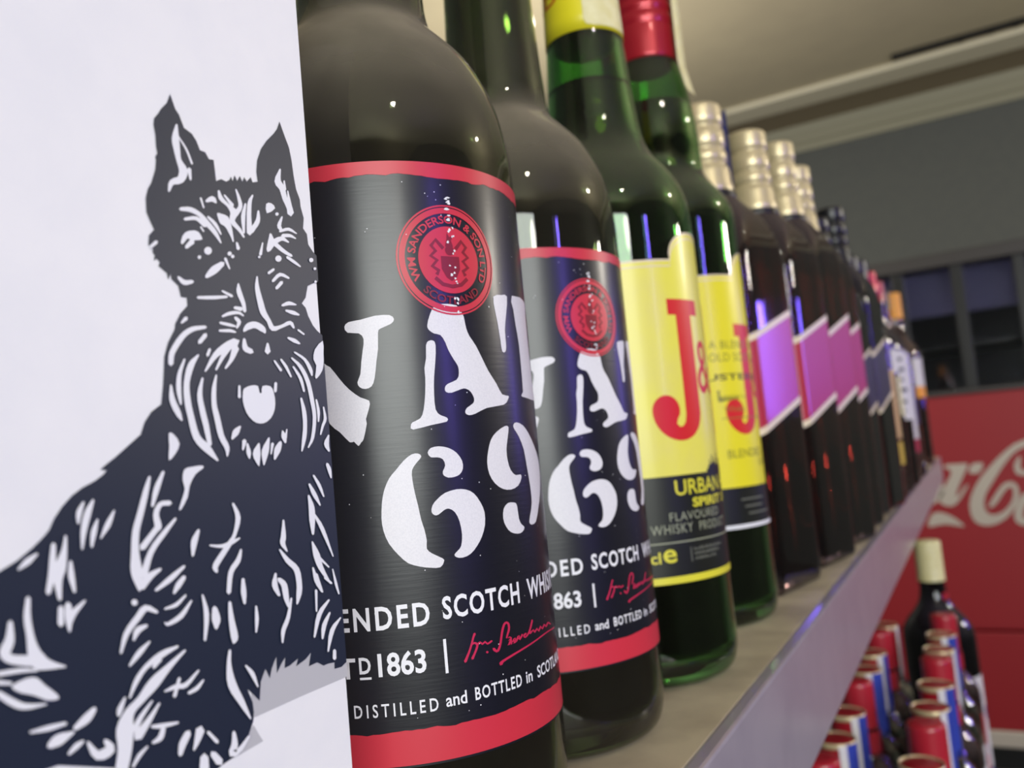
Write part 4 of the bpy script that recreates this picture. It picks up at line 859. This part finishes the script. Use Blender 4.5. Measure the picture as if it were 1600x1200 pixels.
def black_label_bottle():
    root = empty('black_label_whisky_bottle')
    bottle_shell(root, refine(VAT_PROFILE, 3), 3.2, 213, M['green_glass'], M['whisky'], 96)
    cap = lathe('cap', refine([(0, 305), (15.5, 305), (17.2, 304), (17.4, 300), (17.4, 268), (16.0, 266), (15.9, 268)], 2), M['black_cap'], root, 64)
    R = 37.5
    lab = Art().rect(-62, 28.5, 62, 162).lay('label', on_cyl(R + .15), M['black_label'], root)
    Art().poly(rough_band(-62, 62, 162.0, 158.4, 0.28)).lay('top_red_band', on_cyl(R + .21), M['red_ink'], lab)
    Art().poly(rough_band(62, -62, 29.0, 36.0, 0.22)).lay('foot_red_band', on_cyl(R + .21), M['red_ink'], lab)
    a = Art()
    for s in VAT:
        a.poly(dec(s))
    a.lay('brand_lettering', on_cyl(R + .21), M['silver_ink'], lab)
    # seal
    cx, cy = 0.0, 139.0
    a = Art()
    a.disc(cx, cy, 13.0, 72, 12.6)
    a.disc(cx, cy, 12.35, 72, 11.0)
    a.disc(cx, cy, 7.9, 60)
    a.text('WM SANDERSON & SON LTD', 0, 0, 0, 0, 0.02, bend=(cx, cy, 8.6, 10.5, -2.1, 2.1))
    a.lay('seal', on_cyl(R + .26), M['red_ink'], lab)
    a = Art()
    a.text('SCOTLAND', 0, 0, 0, 0, 0.02, bend=(cx, cy, 10.5, 8.6, math.pi + .8, math.pi - .8))
    # crest inside the seal
    a.poly([(cx - 2.4, cy + .8), (cx + 2.4, cy + .8), (cx + 2.4, cy - 2.2), (cx + 1.3, cy - 4.2), (cx, cy - 5), (cx - 1.3, cy - 4.2), (cx - 2.4, cy - 2.2)])
    a.disc(cx, cy + 2.2, 1.2, 16)
    a.poly([(cx - 1.1, cy + 3.1), (cx + 1.0, cy + 3.1), (cx + .6, cy + 4.6), (cx + 1.3, cy + 5.8), (cx + .2, cy + 5.4), (cx - .4, cy + 6.4), (cx - .6, cy + 4.8)])
    for sg in (-1, 1):
        a.line([(cx + sg * 1.6, cy + 2.6), (cx + sg * 3.4, cy + 4.6), (cx + sg * 4.6, cy + 3.2), (cx + sg * 3.6, cy + 2.0), (cx + sg * 4.9, cy + .8), (cx + sg * 3.4, cy - .2), (cx + sg * 4.7, cy - 1.6), (cx + sg * 3.2, cy - 2.6), (cx + sg * 3.8, cy - 3.6)], 0.9)
    a.line([(cx - 4.2, cy - 4.3), (cx - 2.4, cy - 5.8), (cx, cy - 6.3), (cx + 2.4, cy - 5.8), (cx + 4.2, cy - 4.3)], 0.9)
    a.lay('crest', on_cyl(R + .31), M['dark_red_ink'], lab)
    a = Art()
    dc = 18.4
    a.text('BLENDED', -57.6 + dc, 57.8, -30.4 + dc, 62.8, 0.024, space=1.25)
    a.text('SCOTCH', -27.5 + dc, 58.4, -6.5 + dc, 63.4, 0.024, space=1.15)
    a.text('WHISKY', -3.3 + dc, 58.4, 18.5 + dc, 63.4, 0.024, space=1.1)
    a.text('EST', -56.6 + dc, 47.8, -47.4 + dc, 52.3, 0.024)
    a.text('D', -46.6 + dc, 48.8, -44.0 + dc, 52.3, 0.024)
    a.rect(-46.6 + dc, 47.6, -44.0 + dc, 48.1)
    a.text('1863', -42.4 + dc, 47.9, -32.0 + dc, 53.0, 0.024)
    a.rect(-27.95 + dc, 47.0, -27.3 + dc, 54.3)
    a.text('DISTILLED', -48.5 + dc, 39.5, -30.1 + dc, 42.3, 0.012, space=1.5)
    a.text('and', -28.4 + dc, 39.9, -23.6 + dc, 42.7, 0.015)
    a.text('BOTTLED', -21.6 + dc, 40.0, -8.4 + dc, 42.8, 0.018, space=1.2)
    a.text('in', -6.8 + dc, 40.1, -4.4 + dc, 42.7, 0.015)
    a.text('SCOTLAND', -2.2 + dc, 40.1, 16.5 + dc, 42.9, 0.018)
    a.lay('small_lettering', on_cyl(R + .21), M['white_ink'], lab)
    # scuffs through the seal and specks of dust on the label
    a = Art()
    rr = random.Random(11)
    for k in range(34):
        v = 124 + rr.random() * 30
        u = 0.9 + (v - 139) * -.03 + rr.gauss(0, .55)
        a.poly([(u + rr.uniform(.1, .45) * math.cos(q) * (1 + (v > 148)), v + rr.uniform(.1, .5) * math.sin(q)) for q in (0, 1.2, 2.4, 3.6, 5.0)])
    for k in range(70):
        a.disc(rr.uniform(-36, 30), rr.uniform(37, 157), rr.uniform(.06, .16), 6)
    a.lay('scuffs', on_cyl(R + .36), M['white_ink'], lab)['kind'] = 'stuff'
    a = Art()
    for s in SIG:
        a.poly(dec(s))
    a.lay('signature', on_cyl(R + .21), M['pink_ink'], lab)
    return root


b1 = black_label_bottle()
b1.location = (0, 0.17909, 0)
b1.rotation_euler.z = -18.4 / 37.5
tag(b1, 'dark green whisky bottle with large white letters on black label, next to the carton', 'bottle', 'black-label whisky bottles')
b2 = copy_tree(b1)
b2.location = (-0.0011, 0.2562, 0)
b2.rotation_euler.z = -15.7 / 37.5
for ch in b2.children:
    if ch.name.startswith('label'):
        ch.scale.z = 0.96          # this one carries a slightly shorter label
b2['label'] = 'second black-label whisky bottle, just in front of the yellow-label bottles'

# ------------------------------------------------------------------ yellow-label whisky bottles
J_GLYPH = [(-21.9, 147.5), (-3.5, 147.5), (-3.5, 141.3), (-8.8, 141.3)]
J_GLYPH += [(-21 + 12.1 * math.cos(math.radians(t)), 104 - 11.8 * math.sin(math.radians(t))) for t in range(0, 181, 10)]
J_GLYPH += [(-27 + 6.1 * math.cos(math.radians(t)), 104 + 6.0 * math.sin(math.radians(t))) for t in range(165, -16, -15)]
J_GLYPH += [(-22.4, 100.6), (-23.0, 98.8), (-21.8, 97.6), (-20.2, 97.7), (-18.8, 99.2), (-18.0, 102), (-17.9, 106), (-17.9, 141.2), (-21.9, 141.2)]


def bump_top(v0, h, inset=0.0):
    """label top edge with a rounded tab in the middle, from right to left"""
    pts = [(47 - inset, v0)]
    for k in range(25):
        a = k / 24 * math.pi
        u = 18.0 * math.cos(a)
        pts.append((u, v0 + 1.0 + (h - 1.0) * math.sin(a) ** 0.75))
    pts.append((-47 + inset, v0))
    return pts


def yellow_bottle(name, prof, level, top, tab, black_top, foot, paper, glass):
    root = empty(name)
    bottle_shell(root, refine(prof, 3), 3.0, level, glass, M['whisky'], 96)
    R = 37.0
    lab = Art().poly([(-47, black_top), (47, black_top)] + bump_top(top, tab)).lay('label', on_cyl(R + .15), paper, root)
    rim = bump_top(top - 2.6, tab, 0)
    Art().line(rim[::-1], 0.55).lay('border_line', on_cyl(R + .21), M['rim_cream'], lab)
    Art().line(bump_top(top - .3, tab)[::-1], 0.8).lay('label_edge', on_cyl(R + .22), M['rim_cream'], lab)
    Art().poly(J_GLYPH).lay('letter_j', on_cyl(R + .21), M['red_letter'], lab)
    a = Art()
    a.text('&', -8.2, 110, 6.0, 131.5, 0.0)
    a.text('B', 7.5, 93, 30, 147, 0.03)
    a.lay('brand_letters', on_cyl(R + .21), M['red_letter'], lab)
    pan = Art().rect(-47, foot, 47, black_top).lay('dark_panel', on_cyl(R + .16), M['panel_black'], root)
    return root, lab, pan


J1P = [(24, 0), (31, .3), (34.6, 2.6), (36.4, 7), (37, 13), (37, 18), (37, 90), (37, 176), (36.9, 183), (36.2, 191), (33.8, 199), (30, 206), (25, 213), (22.0, 219), (20.4, 226), (19.5, 234), (18.3, 247), (16.9, 268), (15.5, 285), (14.8, 312), (11, 313)]
j1, lab, pan = yellow_bottle('yellow_label_whisky_bottle', J1P, 247, 162.3, 13.5, 79.2, 41.2, M['yellow_label'], M['bright_green_glass'])
R = 37.0
a = Art()
a.text('URBAN', -27.2, 71.6, 0.2, 77.4, 0.012)
a.text('HONEY', 3.5, 71.6, 30, 77.4, 0.012)
a.text('SPIRIT', -19.7, 66.6, -0.4, 70.2, 0.03)
a.text('DRINK', 2.6, 66.6, 19, 70.2, 0.03)
a.lay('yellow_lettering', on_cyl(R + .22), M['yellow_ink'], pan)
a = Art()
a.text('FLAVOURED', -30.7, 62.2, -3.5, 65.4, 0.0, space=1.1)
a.text('WHISKY', -38.6, 57.6, -20.8, 61.2, 0.0, space=1.1)
a.text('PRODUCT', -17.5, 57.6, 2.5, 61.0, 0.0, space=1.1)
a.rect(-46, 54.1, 46, 54.6)
a.lay('grey_lettering', on_cyl(R + .22), M['grey_ink'], pan)
a = Art()
a.text('70cl', -46.5, 47, -35.8, 51.4, 0.015)
a.text('e', -34.8, 47.0, -29.4, 52.0, 0.015)
a.lay('volume_mark', on_cyl(R + .22), M['yellow_ink'], pan)
a = Art()
a.rect(-23.2, 46.5, -22.7, 52)
for k, (n_, v_) in enumerate(((22, 50.6), (19, 48.8), (16, 47.0))):
    u = -21.5
    for q in range(n_):
        w_ = random.uniform(.35, .8)
        a.rect(u, v_, u + w_, v_ + random.choice((.7, 1.0, 1.2)))
        u += w_ + .25
a.lay('fine_print', on_cyl(R + .22), M['dim_ink'], pan)
a = Art()
u = -9.0
for w_, h_ in ((1.4, 1.2), (1.2, 2.4), (.8, 4.6), (1.5, 3.0), (1.0, 6.2), (1.6, 3.6), (1.2, 5.0), (1.8, 2.6), (1.0, 7.0), (1.6, 4.2), (2.0, 2.2), (1.4, 4.6), (2.2, 1.6)):
    a.rect(u, 79.0, u + w_, 79.2 + h_)
    u += w_
a.lay('skyline_print', on_cyl(R + .20), M['panel_black'], lab)
Art().rect(-47, 39.2, 47, 41.8).lay('yellow_foot_band', on_cyl(R + .22), M['yellow_ink'], pan)
# yellow neck label, tax strip and cap
neck = lathe('neck_label', [(17.2, 267.5), (17.0, 275), (16.4, 290), (15.9, 304), (15.6, 304), (16.1, 290), (16.7, 275), (16.9, 267.5)], M['yellow_plain'], j1, 64, True)
a = Art()
a.text('J&B', -60, 279, -31, 293.0, 0.0)
a.lay('neck_lettering', lambda u, v: ((17.2 - (v - 267) * .036 + .12) * math.cos(u / 17), (17.2 - (v - 267) * .036 + .12) * math.sin(u / 17), v), M['orange_ink'], neck, 1.0)
a = Art()
a.poly([(-19.6, 272), (-18.6, 269.6), (-15, 268.8), (3, 268.8), (4.4, 271), (4.4, 322), (-19.6, 322)])
a.lay('tax_strip', lambda u, v: ((17.2 - (v - 267) * .036 + .3) * math.cos(u / 17), (17.2 - (v - 267) * .036 + .3) * math.sin(u / 17), v), M['cream'], j1, 1.0)
lathe('cap', refine([(0, 326), (14.2, 326), (15.6, 324.5), (15.7, 320), (15.7, 303), (14.9, 302.5)], 2), M['red_cap'], j1, 64)
j1.location = (0.0046, 0.3325, 0)
tag(j1, 'green bottle with yellow and black label reading URBAN, beside the second black-label bottle', 'bottle', 'yellow-label whisky bottles')

J2P = [(24, 0), (31, .3), (34.6, 2.6), (36.4, 7), (37, 13), (37, 18), (37, 100), (37, 196), (36.9, 204), (35.8, 212), (32.5, 219), (27.5, 226), (24.3, 232), (23.4, 240), (23.3, 250), (22.6, 262), (21.4, 272), (19.5, 284), (17.2, 294), (15.8, 302), (14.8, 330), (11, 331)]
j2, lab, pan = yellow_bottle('yellow_label_whisky_bottle', J2P, 271, 171.6, 14.2, 66.9, 48.2, M['yellow_plain'], M['bright_green_glass'])
a = Art()
a.text('A BLEND OF', -38.8, 135.2, -2, 139.0, -0.005, space=1.05)
a.text('OLD SCOTCH', -39.4, 128.8, 0, 132.8, -0.005, space=1.05)
a.text('BLENDED', -34.8, 81.2, -8, 85.2, 0.0)
a.text('SCOTCH', -12, 76.4, 6, 79.6, -0.005)
a.text('Whisky', -34.0, 103.0, -20, 106.4, -0.005)
a.rect(-36, 100.4, 30, 100.8)
a.lay('olive_lettering', on_cyl(R + .23), M['olive_ink'], lab)
a = Art()
a.text('JUSTERINI', -47, 118.4, 3.5, 122.6, 0.016)
a.text('& BROOKS', 6, 118.4, 44, 122.6, 0.016)
a.lay('dark_lettering', on_cyl(R + .23), M['dark_ink'], lab)
a = Art()
a.line([(-38.5, 107.5, .5), (-36.5, 109, .7), (-35.6, 114.6, .5), (-36.6, 114.4, .4), (-35, 110, .6), (-33.8, 112, .5), (-33, 110, .5), (-31.8, 112, .5), (-31, 110, .5), (-29.8, 112, .5), (-28.8, 110, .5), (-27.5, 112, .5), (-26.5, 110, .5), (-25, 112, .5), (-24, 110, .5), (-22, 112, .4), (-20.5, 110.4, .4), (-17, 111.4, .3)], .5)
a.lay('script_line', on_cyl(R + .23), M['olive_ink'], lab)
Art().rect(-47, 47.2, 47, 49.0).lay('white_foot_band', on_cyl(R + .24), M['white_ink'], pan)
a = Art()
for k, (u, v, w_) in enumerate(((-30, 60.5, 18), (-28, 57, 14), (-26, 53.5, 20))):
    a.rect(u, v, u + w_, v + .8)
a.lay('fine_print', on_cyl(R + .23), M['dim_ink'], pan)
cap = lathe('cap', refine([(0, 343), (15.6, 343), (17.2, 341.5), (17.5, 338), (17.5, 330), (17.0, 329), (17.0, 327.5), (17.6, 326.5), (17.6, 323.6), (17.0, 322.4), (17.1, 320.8), (17.7, 319.6), (17.7, 316), (17.3, 315), (17.5, 313), (17.5, 298), (17.3, 295.6), (16.2, 295.2)], 2), M['red_cap'], j2, 64)
for k in range(28):
    t_ = 2 * math.pi * k / 28
    vs = []
    rb = [(17.55 * math.cos(t_ + d), 17.55 * math.sin(t_ + d), z) for d, z in ((-.045, 331), (.045, 331), (.045, 340), (-.045, 340))]
    rb += [(17.95 * math.cos(t_ + d), 17.95 * math.sin(t_ + d), z) for d, z in ((-.03, 331.5), (.03, 331.5), (.03, 339.5), (-.03, 339.5))]
    if k == 0:
        pass
    obj('cap_rib', rb, [(0, 1, 5, 4), (1, 2, 6, 5), (2, 3, 7, 6), (3, 0, 4, 7), (4, 5, 6, 7)], M['red_cap'], cap)
a = Art()
a.poly([(-4.5, 277), (-3, 274), (5, 274), (6.5, 276), (6.5, 292), (6.5, 338), (-4.5, 338), (-4.5, 292)])
strip = a.lay('tax_strip', lambda u, v: ((21.0 + max(0, 292 - v) * .2) * math.cos(u / 17 - .28), (21.0 + max(0, 292 - v) * .2) * math.sin(u / 17 - .28), v), M['cream'], j2, 1.0)
j2.location = (0.0006, 0.43124, 0)
j2.rotation_euler.z = 7 / 37.0
tag(j2, 'taller green bottle with yellow label and bare red screw cap', 'bottle', 'yellow-label whisky bottles')

# ------------------------------------------------------------------ square bottles with slanted labels


def sq_point(s, a, c, off=0.0):
    """point on the perimeter of a rounded square, s mm from the middle of the +x face towards +y"""
    L = 2 * (a - c)
    q = math.pi * c / 2
    per = 4 * (L + q)
    s = (s + L / 2) % per
    k = int(s // (L + q))
    t = s - k * (L + q)
    if t <= L:
        p, nrm = (a, -L / 2 + t), (1, 0)
    else:
        an = (t - L) / max(c, 1e-6)
        p, nrm = (a - c + c * math.cos(an), L / 2 + c * math.sin(an)), (math.cos(an), math.sin(an))
    x, y = p[0] + nrm[0] * off, p[1] + nrm[1] * off
    for _ in range(k):
        x, y = -y, x
    return x, y


def sq_loft(name, levels, material, parent, n=64):
    verts, faces = [], []
    for a, c, z in levels:
        L = 2 * (a - c)
        per = 4 * (L + math.pi * c / 2)
        # even angular share so rings stay aligned: 4 quadrants of n/4, half on the flat, half on the corner
        for k in range(n):
            qd, t = divmod(k, n // 4)
            t = t / (n // 4)
            if t < .5:
                s = qd * (L + math.pi * c / 2) - L / 2 + L * (t / .5)
            else:
                s = qd * (L + math.pi * c / 2) + L / 2 + math.pi * c / 2 * ((t - .5) / .5)
            x, y = sq_point(s, a, c)
            verts.append((x, y, z))
    m_ = len(levels)
    for i in range(m_ - 1):
        for k in range(n):
            k2 = (k + 1) % n
            faces.append((i * n + k, i * n + k2, (i + 1) * n + k2, (i + 1) * n + k))
    faces.append(tuple(range(n))[::-1])
    faces.append(tuple(range((m_ - 1) * n, m_ * n)))
    bm = bmesh.new()
    vs = [bm.verts.new(v) for v in verts]
    for f in faces:
        bm.faces.new([vs[i] for i in f])
    return from_bm(name, bm, material, parent, True)


def square_bottle(name, glass, liquid, label_m, border_m, cap_m, slant=0.42, v_mid=126.0, half=29.0):
    root = empty(name)
    A_, C_ = 33.0, 8.0
    out = [(29, 6, 0), (32, 7.6, 1.5), (33, 8, 5), (33, 8, 100), (33, 8, 196), (32.6, 9.5, 206), (31, 13, 216), (27.5, 17, 225), (22, 19, 233), (17.6, 17.2, 239), (14.6, 14.5, 245), (13.4, 13.3, 255), (12.4, 12.3, 270)]
    g = sq_loft('glass', out, glass, root)
    liq = [(max(a - 2.6, 3), max(min(c, a) - 2.6, 2), max(z, 7)) for a, c, z in out if 1 < z < 234]
    sq_loft('liquid', liq, liquid, root)
    cap_p = [(0, 300), (12.6, 300), (14.0, 299), (14.4, 296), (14.4, 287), (13.2, 285.6), (13.2, 284.4), (14.4, 283), (14.6, 272.5), (13.6, 271.2), (13.6, 270), (14.8, 268.6), (14.8, 263), (13.8, 261.8), (13.9, 260.6), (15.0, 259.4), (15.8, 250), (16.8, 243), (16.4, 242)]
    lathe('capsule', refine(cap_p, 2), cap_m, root, 48)
    lathe('neck_ring', [(15.5, 237), (18.2, 237.2), (17.4, 242.6), (15.5, 243)], M['black_cap'], root, 48, True)
    mp = lambda off: (lambda s, v: (*sq_point(s, A_, C_, off), v))
    lab_pts = [(-92, v_mid - half - 62 * slant), (31, v_mid - half + 31 * slant), (31, v_mid + half + 31 * slant), (-92, v_mid + half - 62 * slant)]
    lab = Art().poly(lab_pts).lay('slanted_label', mp(.15), label_m, root, 2.0, False)
    a = Art()
    for sgn in (1, -1):
        o_ = half * sgn
        a.poly([(-92, v_mid + o_ - 62 * slant), (31, v_mid + o_ + 31 * slant), (31, v_mid + o_ + 31 * slant - 4 * sgn), (-92, v_mid + o_ - 62 * slant - 4 * sgn)])
    a.lay('label_border', mp(.25), border_m, lab, 2.0, False)
    # fine print running down the side that faces the camera, too small to read
    a = Art()
    rr = random.Random(5)
    v = 18.0
    while v < 84:
        h_ = rr.uniform(.8, 2.2)
        a.rect(-44.5 - rr.uniform(2.0, 3.6), v, -44.5, v + h_)
        v += h_ + rr.uniform(.5, 1.4)
    a.lay('side_print', mp(.2), M['white_ink'], root, None, False)
    return root


w0 = square_bottle('slanted_label_whisky_bottle', M['brown_glass'], M['amber'], M['slant_red'], M['rim_cream'], M['gold_cap'])
tag(w0, 'square bottle with slanted red label and gold capsule, next to the tall yellow-label bottle', 'bottle', 'square bottles with slanted red labels')
a = Art()
a.poly([(-4, 246), (4, 246), (4, 299), (-4, 299)])
strip = a.lay('tax_strip', lambda u, v: (17.6 * math.cos(u / 17 + .95), 17.6 * math.sin(u / 17 + .95), v), M['blue_strip'], w0, 1.0)
strip['label'] = 'blue tax strip down the gold capsule'
w0.location = (0.004, 0.5175, 0)
w0.rotation_euler.z = math.radians(-12)
for i, (x, y, sc, lb) in enumerate(((0.0125, 0.612, 1.03, 'square bottle with slanted red label, second of the gold-capped row from the camera'),
                                    (0.0165, 0.707, 1.09, 'square bottle with slanted red label, third of the gold-capped row from the camera'),
                                    (0.0150, 0.795, 1.10, 'square bottle with slanted red label, farthest of the gold-capped row'))):
    w = copy_tree(w0)
    w.location = (x, y, 0)
    w.scale = (1, 1, sc)
    w['label'] = lb
    for ch in list(w.children):
        if ch.name.startswith('tax_strip'):
            bpy.data.objects.remove(ch)
k0 = square_bottle('black_label_square_bottle', M['dark_glass'], M['whisky'], M['slant_dark'], M['rim_cream'], M['black_cap'])
k0.location = (0.015, 0.883, 0)
k0.rotation_euler.z = math.radians(-8)
tag(k0, 'square dark bottle with black slanted label and black cap, right behind the gold-capped row', 'bottle', 'square bottles with black labels')
k2 = copy_tree(k0)
k2.location = (0.020, 0.976, 0)
k2.scale = (1.06, 1.06, 1.10)
k2['label'] = 'larger dark square bottle with tall black cap catching violet light on its shoulder'

# ------------------------------------------------------------------ round bottles at the far end of the shelf


def round_bottle(name, R, H, glass, liquid, cap_m, bands, cap_len=32, neck=14.0, sh_z=0.62):
    """bands: (name, z0, z1, material, u0, u1)"""
    root = empty(name)
    z = H * sh_z
    prof = [(R * .65, 0), (R * .86, .4), (R * .96, 3), (R, 8), (R, 40), (R, z), (R * .95, z + H * .035), (R * .78, z + H * .075), (R * .56, z + H * .11), (neck + 2, z + H * .15), (neck, z + H * .2), (neck - 1, H - cap_len * .6), (neck - 3, H - cap_len * .55)]
    bottle_shell(root, refine(prof, 2), 2.4, z + H * .1, glass, liquid, 40)
    lathe('cap', refine([(0, H), (neck - .6, H), (neck + .8, H - 1.4), (neck + 1, H - 5), (neck + 1, H - cap_len + 3), (neck + 1.4, H - cap_len), (neck - .6, H - cap_len)], 2), cap_m, root, 40)
    for nm, z0, z1, m_, u0, u1 in bands:
        Art().rect(u0, z0, u1, z1).lay(nm, on_cyl(R + .2), m_, root, 3.0)
    return root


def letters_on(root, R, texts, m_):
    a = Art()
    for body, u0, v0, u1, v1 in texts:
        a.text(body, u0, v0, u1, v1, 0.02)
    return a.lay('label_lettering', on_cyl(R + .35), m_, root, 3.0)


f = round_bottle('tan_label_bottle', 37, 290, M['brown_glass'], M['amber'], M['black_cap'], [('label', 70, 150, M['tan_label'], -60, 50), ('lower_label', 40, 66, M['mustard'], -60, 50)])
f.location = (0.020, 1.070, 0)
tag(f, 'reddish brown bottle with tan label above a mustard strip', 'bottle')
f = round_bottle('dark_wine_bottle', 36, 300, M['dark_glass'], M['whisky'], M['black_cap'], [('label', 150, 180, M['white_label'], -20, 40), ('neck_band', 96, 146, M['cream'], -15, 18)])
f.location = (0.021, 1.160, 0)
tag(f, 'slim near-black bottle with a small cream label, among the far bottles', 'bottle')
f = round_bottle('white_label_bottle', 37, 300, M['dark_glass'], M['whisky'], M['red_cap'], [('label', 90, 185, M['white_label'], -70, 30)])
for k, (v, w_) in enumerate(((170, 30), (156, 34), (142, 28), (128, 36), (112, 30), (100, 24))):
    Art().rect(-46 + k % 2 * 3, v, -46 + w_, v + 5).lay('label_line', on_cyl(37.4), M['panel_black'], f, 3.0)
f.location = (0.022, 1.265, 0)
tag(f, 'far bottle with a tall white label crossed by dark lines', 'bottle')
f = round_bottle('pink_label_bottle', 36, 305, M['brown_glass'], M['amber'], M['slant_red'], [('label', 60, 190, M['white_label'], -60, 20), ('lower_label', 40, 60, M['slant_red'], -60, 50)])
f.location = (0.020, 1.40, 0)
tag(f, 'far bottle with a white label over a red strip and a red cap', 'bottle')
f = round_bottle('brown_spirit_bottle', 38, 315, M['brown_glass'], M['amber'], M['black_cap'], [('label', 80, 150, M['slant_dark'], -60, 50)])
f.location = (0.014, 1.57, 0)
tag(f, 'brown spirit bottle with dark label, second from the far end of the shelf', 'bottle')
f = round_bottle('orange_cap_bottle', 40, 338, M['brown_glass'], M['amber'], M['orange_cap'], [('label', 150, 205, M['white_label'], -70, 60), ('lower_label', 128, 150, M['orange_cap'], -70, 60)], cap_len=52, neck=17)
f.location = (0.016, 1.80, 0)
tag(f, 'last bottle on the shelf, with an orange cap and white and orange label', 'bottle')
g_ = lathe('glass_stopper', refine([(0, 0), (16, 0), (19, 6), (19, 16), (14, 24), (6, 27), (0, 28)], 2), M['dark_glass'], None, 40)
g_.location = (0.038, 1.485, 0.0)
tag(g_, 'small dark glass stopper lying on the shelf in front of the far bottles', 'stopper')

# ------------------------------------------------------------------ crowd of bottles on the lower shelf
t0 = round_bottle('tall_cream_cap_bottle', 42, 314, M['dark_glass'], M['whisky'], M['cream'], [('label', 40, 150, M['white_label'], -75, 75), ('blue_stamp', 96, 112, M['blue_label'], -10, 14), ('lower_label', 20, 38, M['blue_label'], -75, 75)], cap_len=50, neck=15)
t0.location = (0.060, 1.20, -0.38)
tag(t0, 'tall dark bottle with cream capsule and white label on the lower shelf', 'bottle')
Art().rect(-14, 262, 22, 250).lay('red_neck_label', lambda u, v: (17.2 * math.cos(u / 17), 17.2 * math.sin(u / 17), v - 12), M['slant_red'], t0, 2.0)
s0 = round_bottle('small_spirit_bottle', 29, 232, M['clear_glass'], M['vodka'], M['red_cap'], [('label', 40, 118, M['white_label'], -55, 55), ('red_shield', 52, 106, M['red_letter'], -30, 12), ('blue_strip', 44, 50, M['blue_label'], -55, 55)], cap_len=46, neck=13)
lathe('cap_rim', [(14.4, 228), (15.0, 228), (15.0, 232.4), (14.4, 232.4)], M['gold_cap'], s0, 40, True)
Art().rect(-4, 172, 10, 231).lay('tax_strip', lambda u, v: (15.1 * math.cos(u / 15), 15.1 * math.sin(u / 15), v), M['blue_label'], s0, 2.0)
Art().rect(-10, 172, -4, 231).lay('white_strip', lambda u, v: (15.1 * math.cos(u / 15), 15.1 * math.sin(u / 15), v), M['white_label'], s0, 2.0)
tag(s0, 'small clear bottle with red cap and blue strip in the lower-shelf crowd', 'bottle', 'red-capped bottles on the lower shelf')
s1 = round_bottle('small_red_label_bottle', 29, 240, M['brown_glass'], M['amber'], M['slant_red'], [('label', 40, 130, M['slant_red'], -55, 55), ('white_band', 84, 96, M['white_label'], -55, 55)], cap_len=40, neck=13)
Art().rect(-22, 176, 22, 198).lay('neck_label', lambda u, v: (15.4 * math.cos(u / 15), 15.4 * math.sin(u / 15), v), M['slant_red'], s1, 2.0)
tag(s1, 'small brown bottle with red label and plain red cap in the lower-shelf crowd', 'bottle', 'small brown bottles on the lower shelf')
ORD = ('first', 'second', 'third', 'fourth', 'fifth', 'sixth', 'seventh', 'eighth')
spots = []
for ix in range(2):
    n_ = 0
    for iy in range(9, 1, -1):
        x = 1.0 + ix * 6.3 + random.uniform(-.1, .1)
        y = 50 + iy * 6.5 + ix * 2.6 + random.uniform(-.15, .15)
        if (x - 6.0) ** 2 + (y - 120) ** 2 < 7.6 ** 2:
            continue
        spots.append((x, y, (ix + iy * 2) % 3, ix, n_))
        n_ += 1
first = {0: True, 1: True}
for x, y, k, ix, n_ in spots:
    src, key = (s1, 1) if k == 1 else (s0, 0)
    if first[key]:
        o = src
        first[key] = False
    else:
        o = copy_tree(src)
    o.location = (x / 100, y / 100, -0.38)
    o.rotation_euler.z = random.uniform(-.9, .1)
    o['label'] = ('small clear bottle with blue-striped red cap, ' if key == 0 else 'small brown bottle with plain red cap, ') + ORD[n_] + (' from the far end, outer lower row' if ix else ' from the far end, inner lower row')
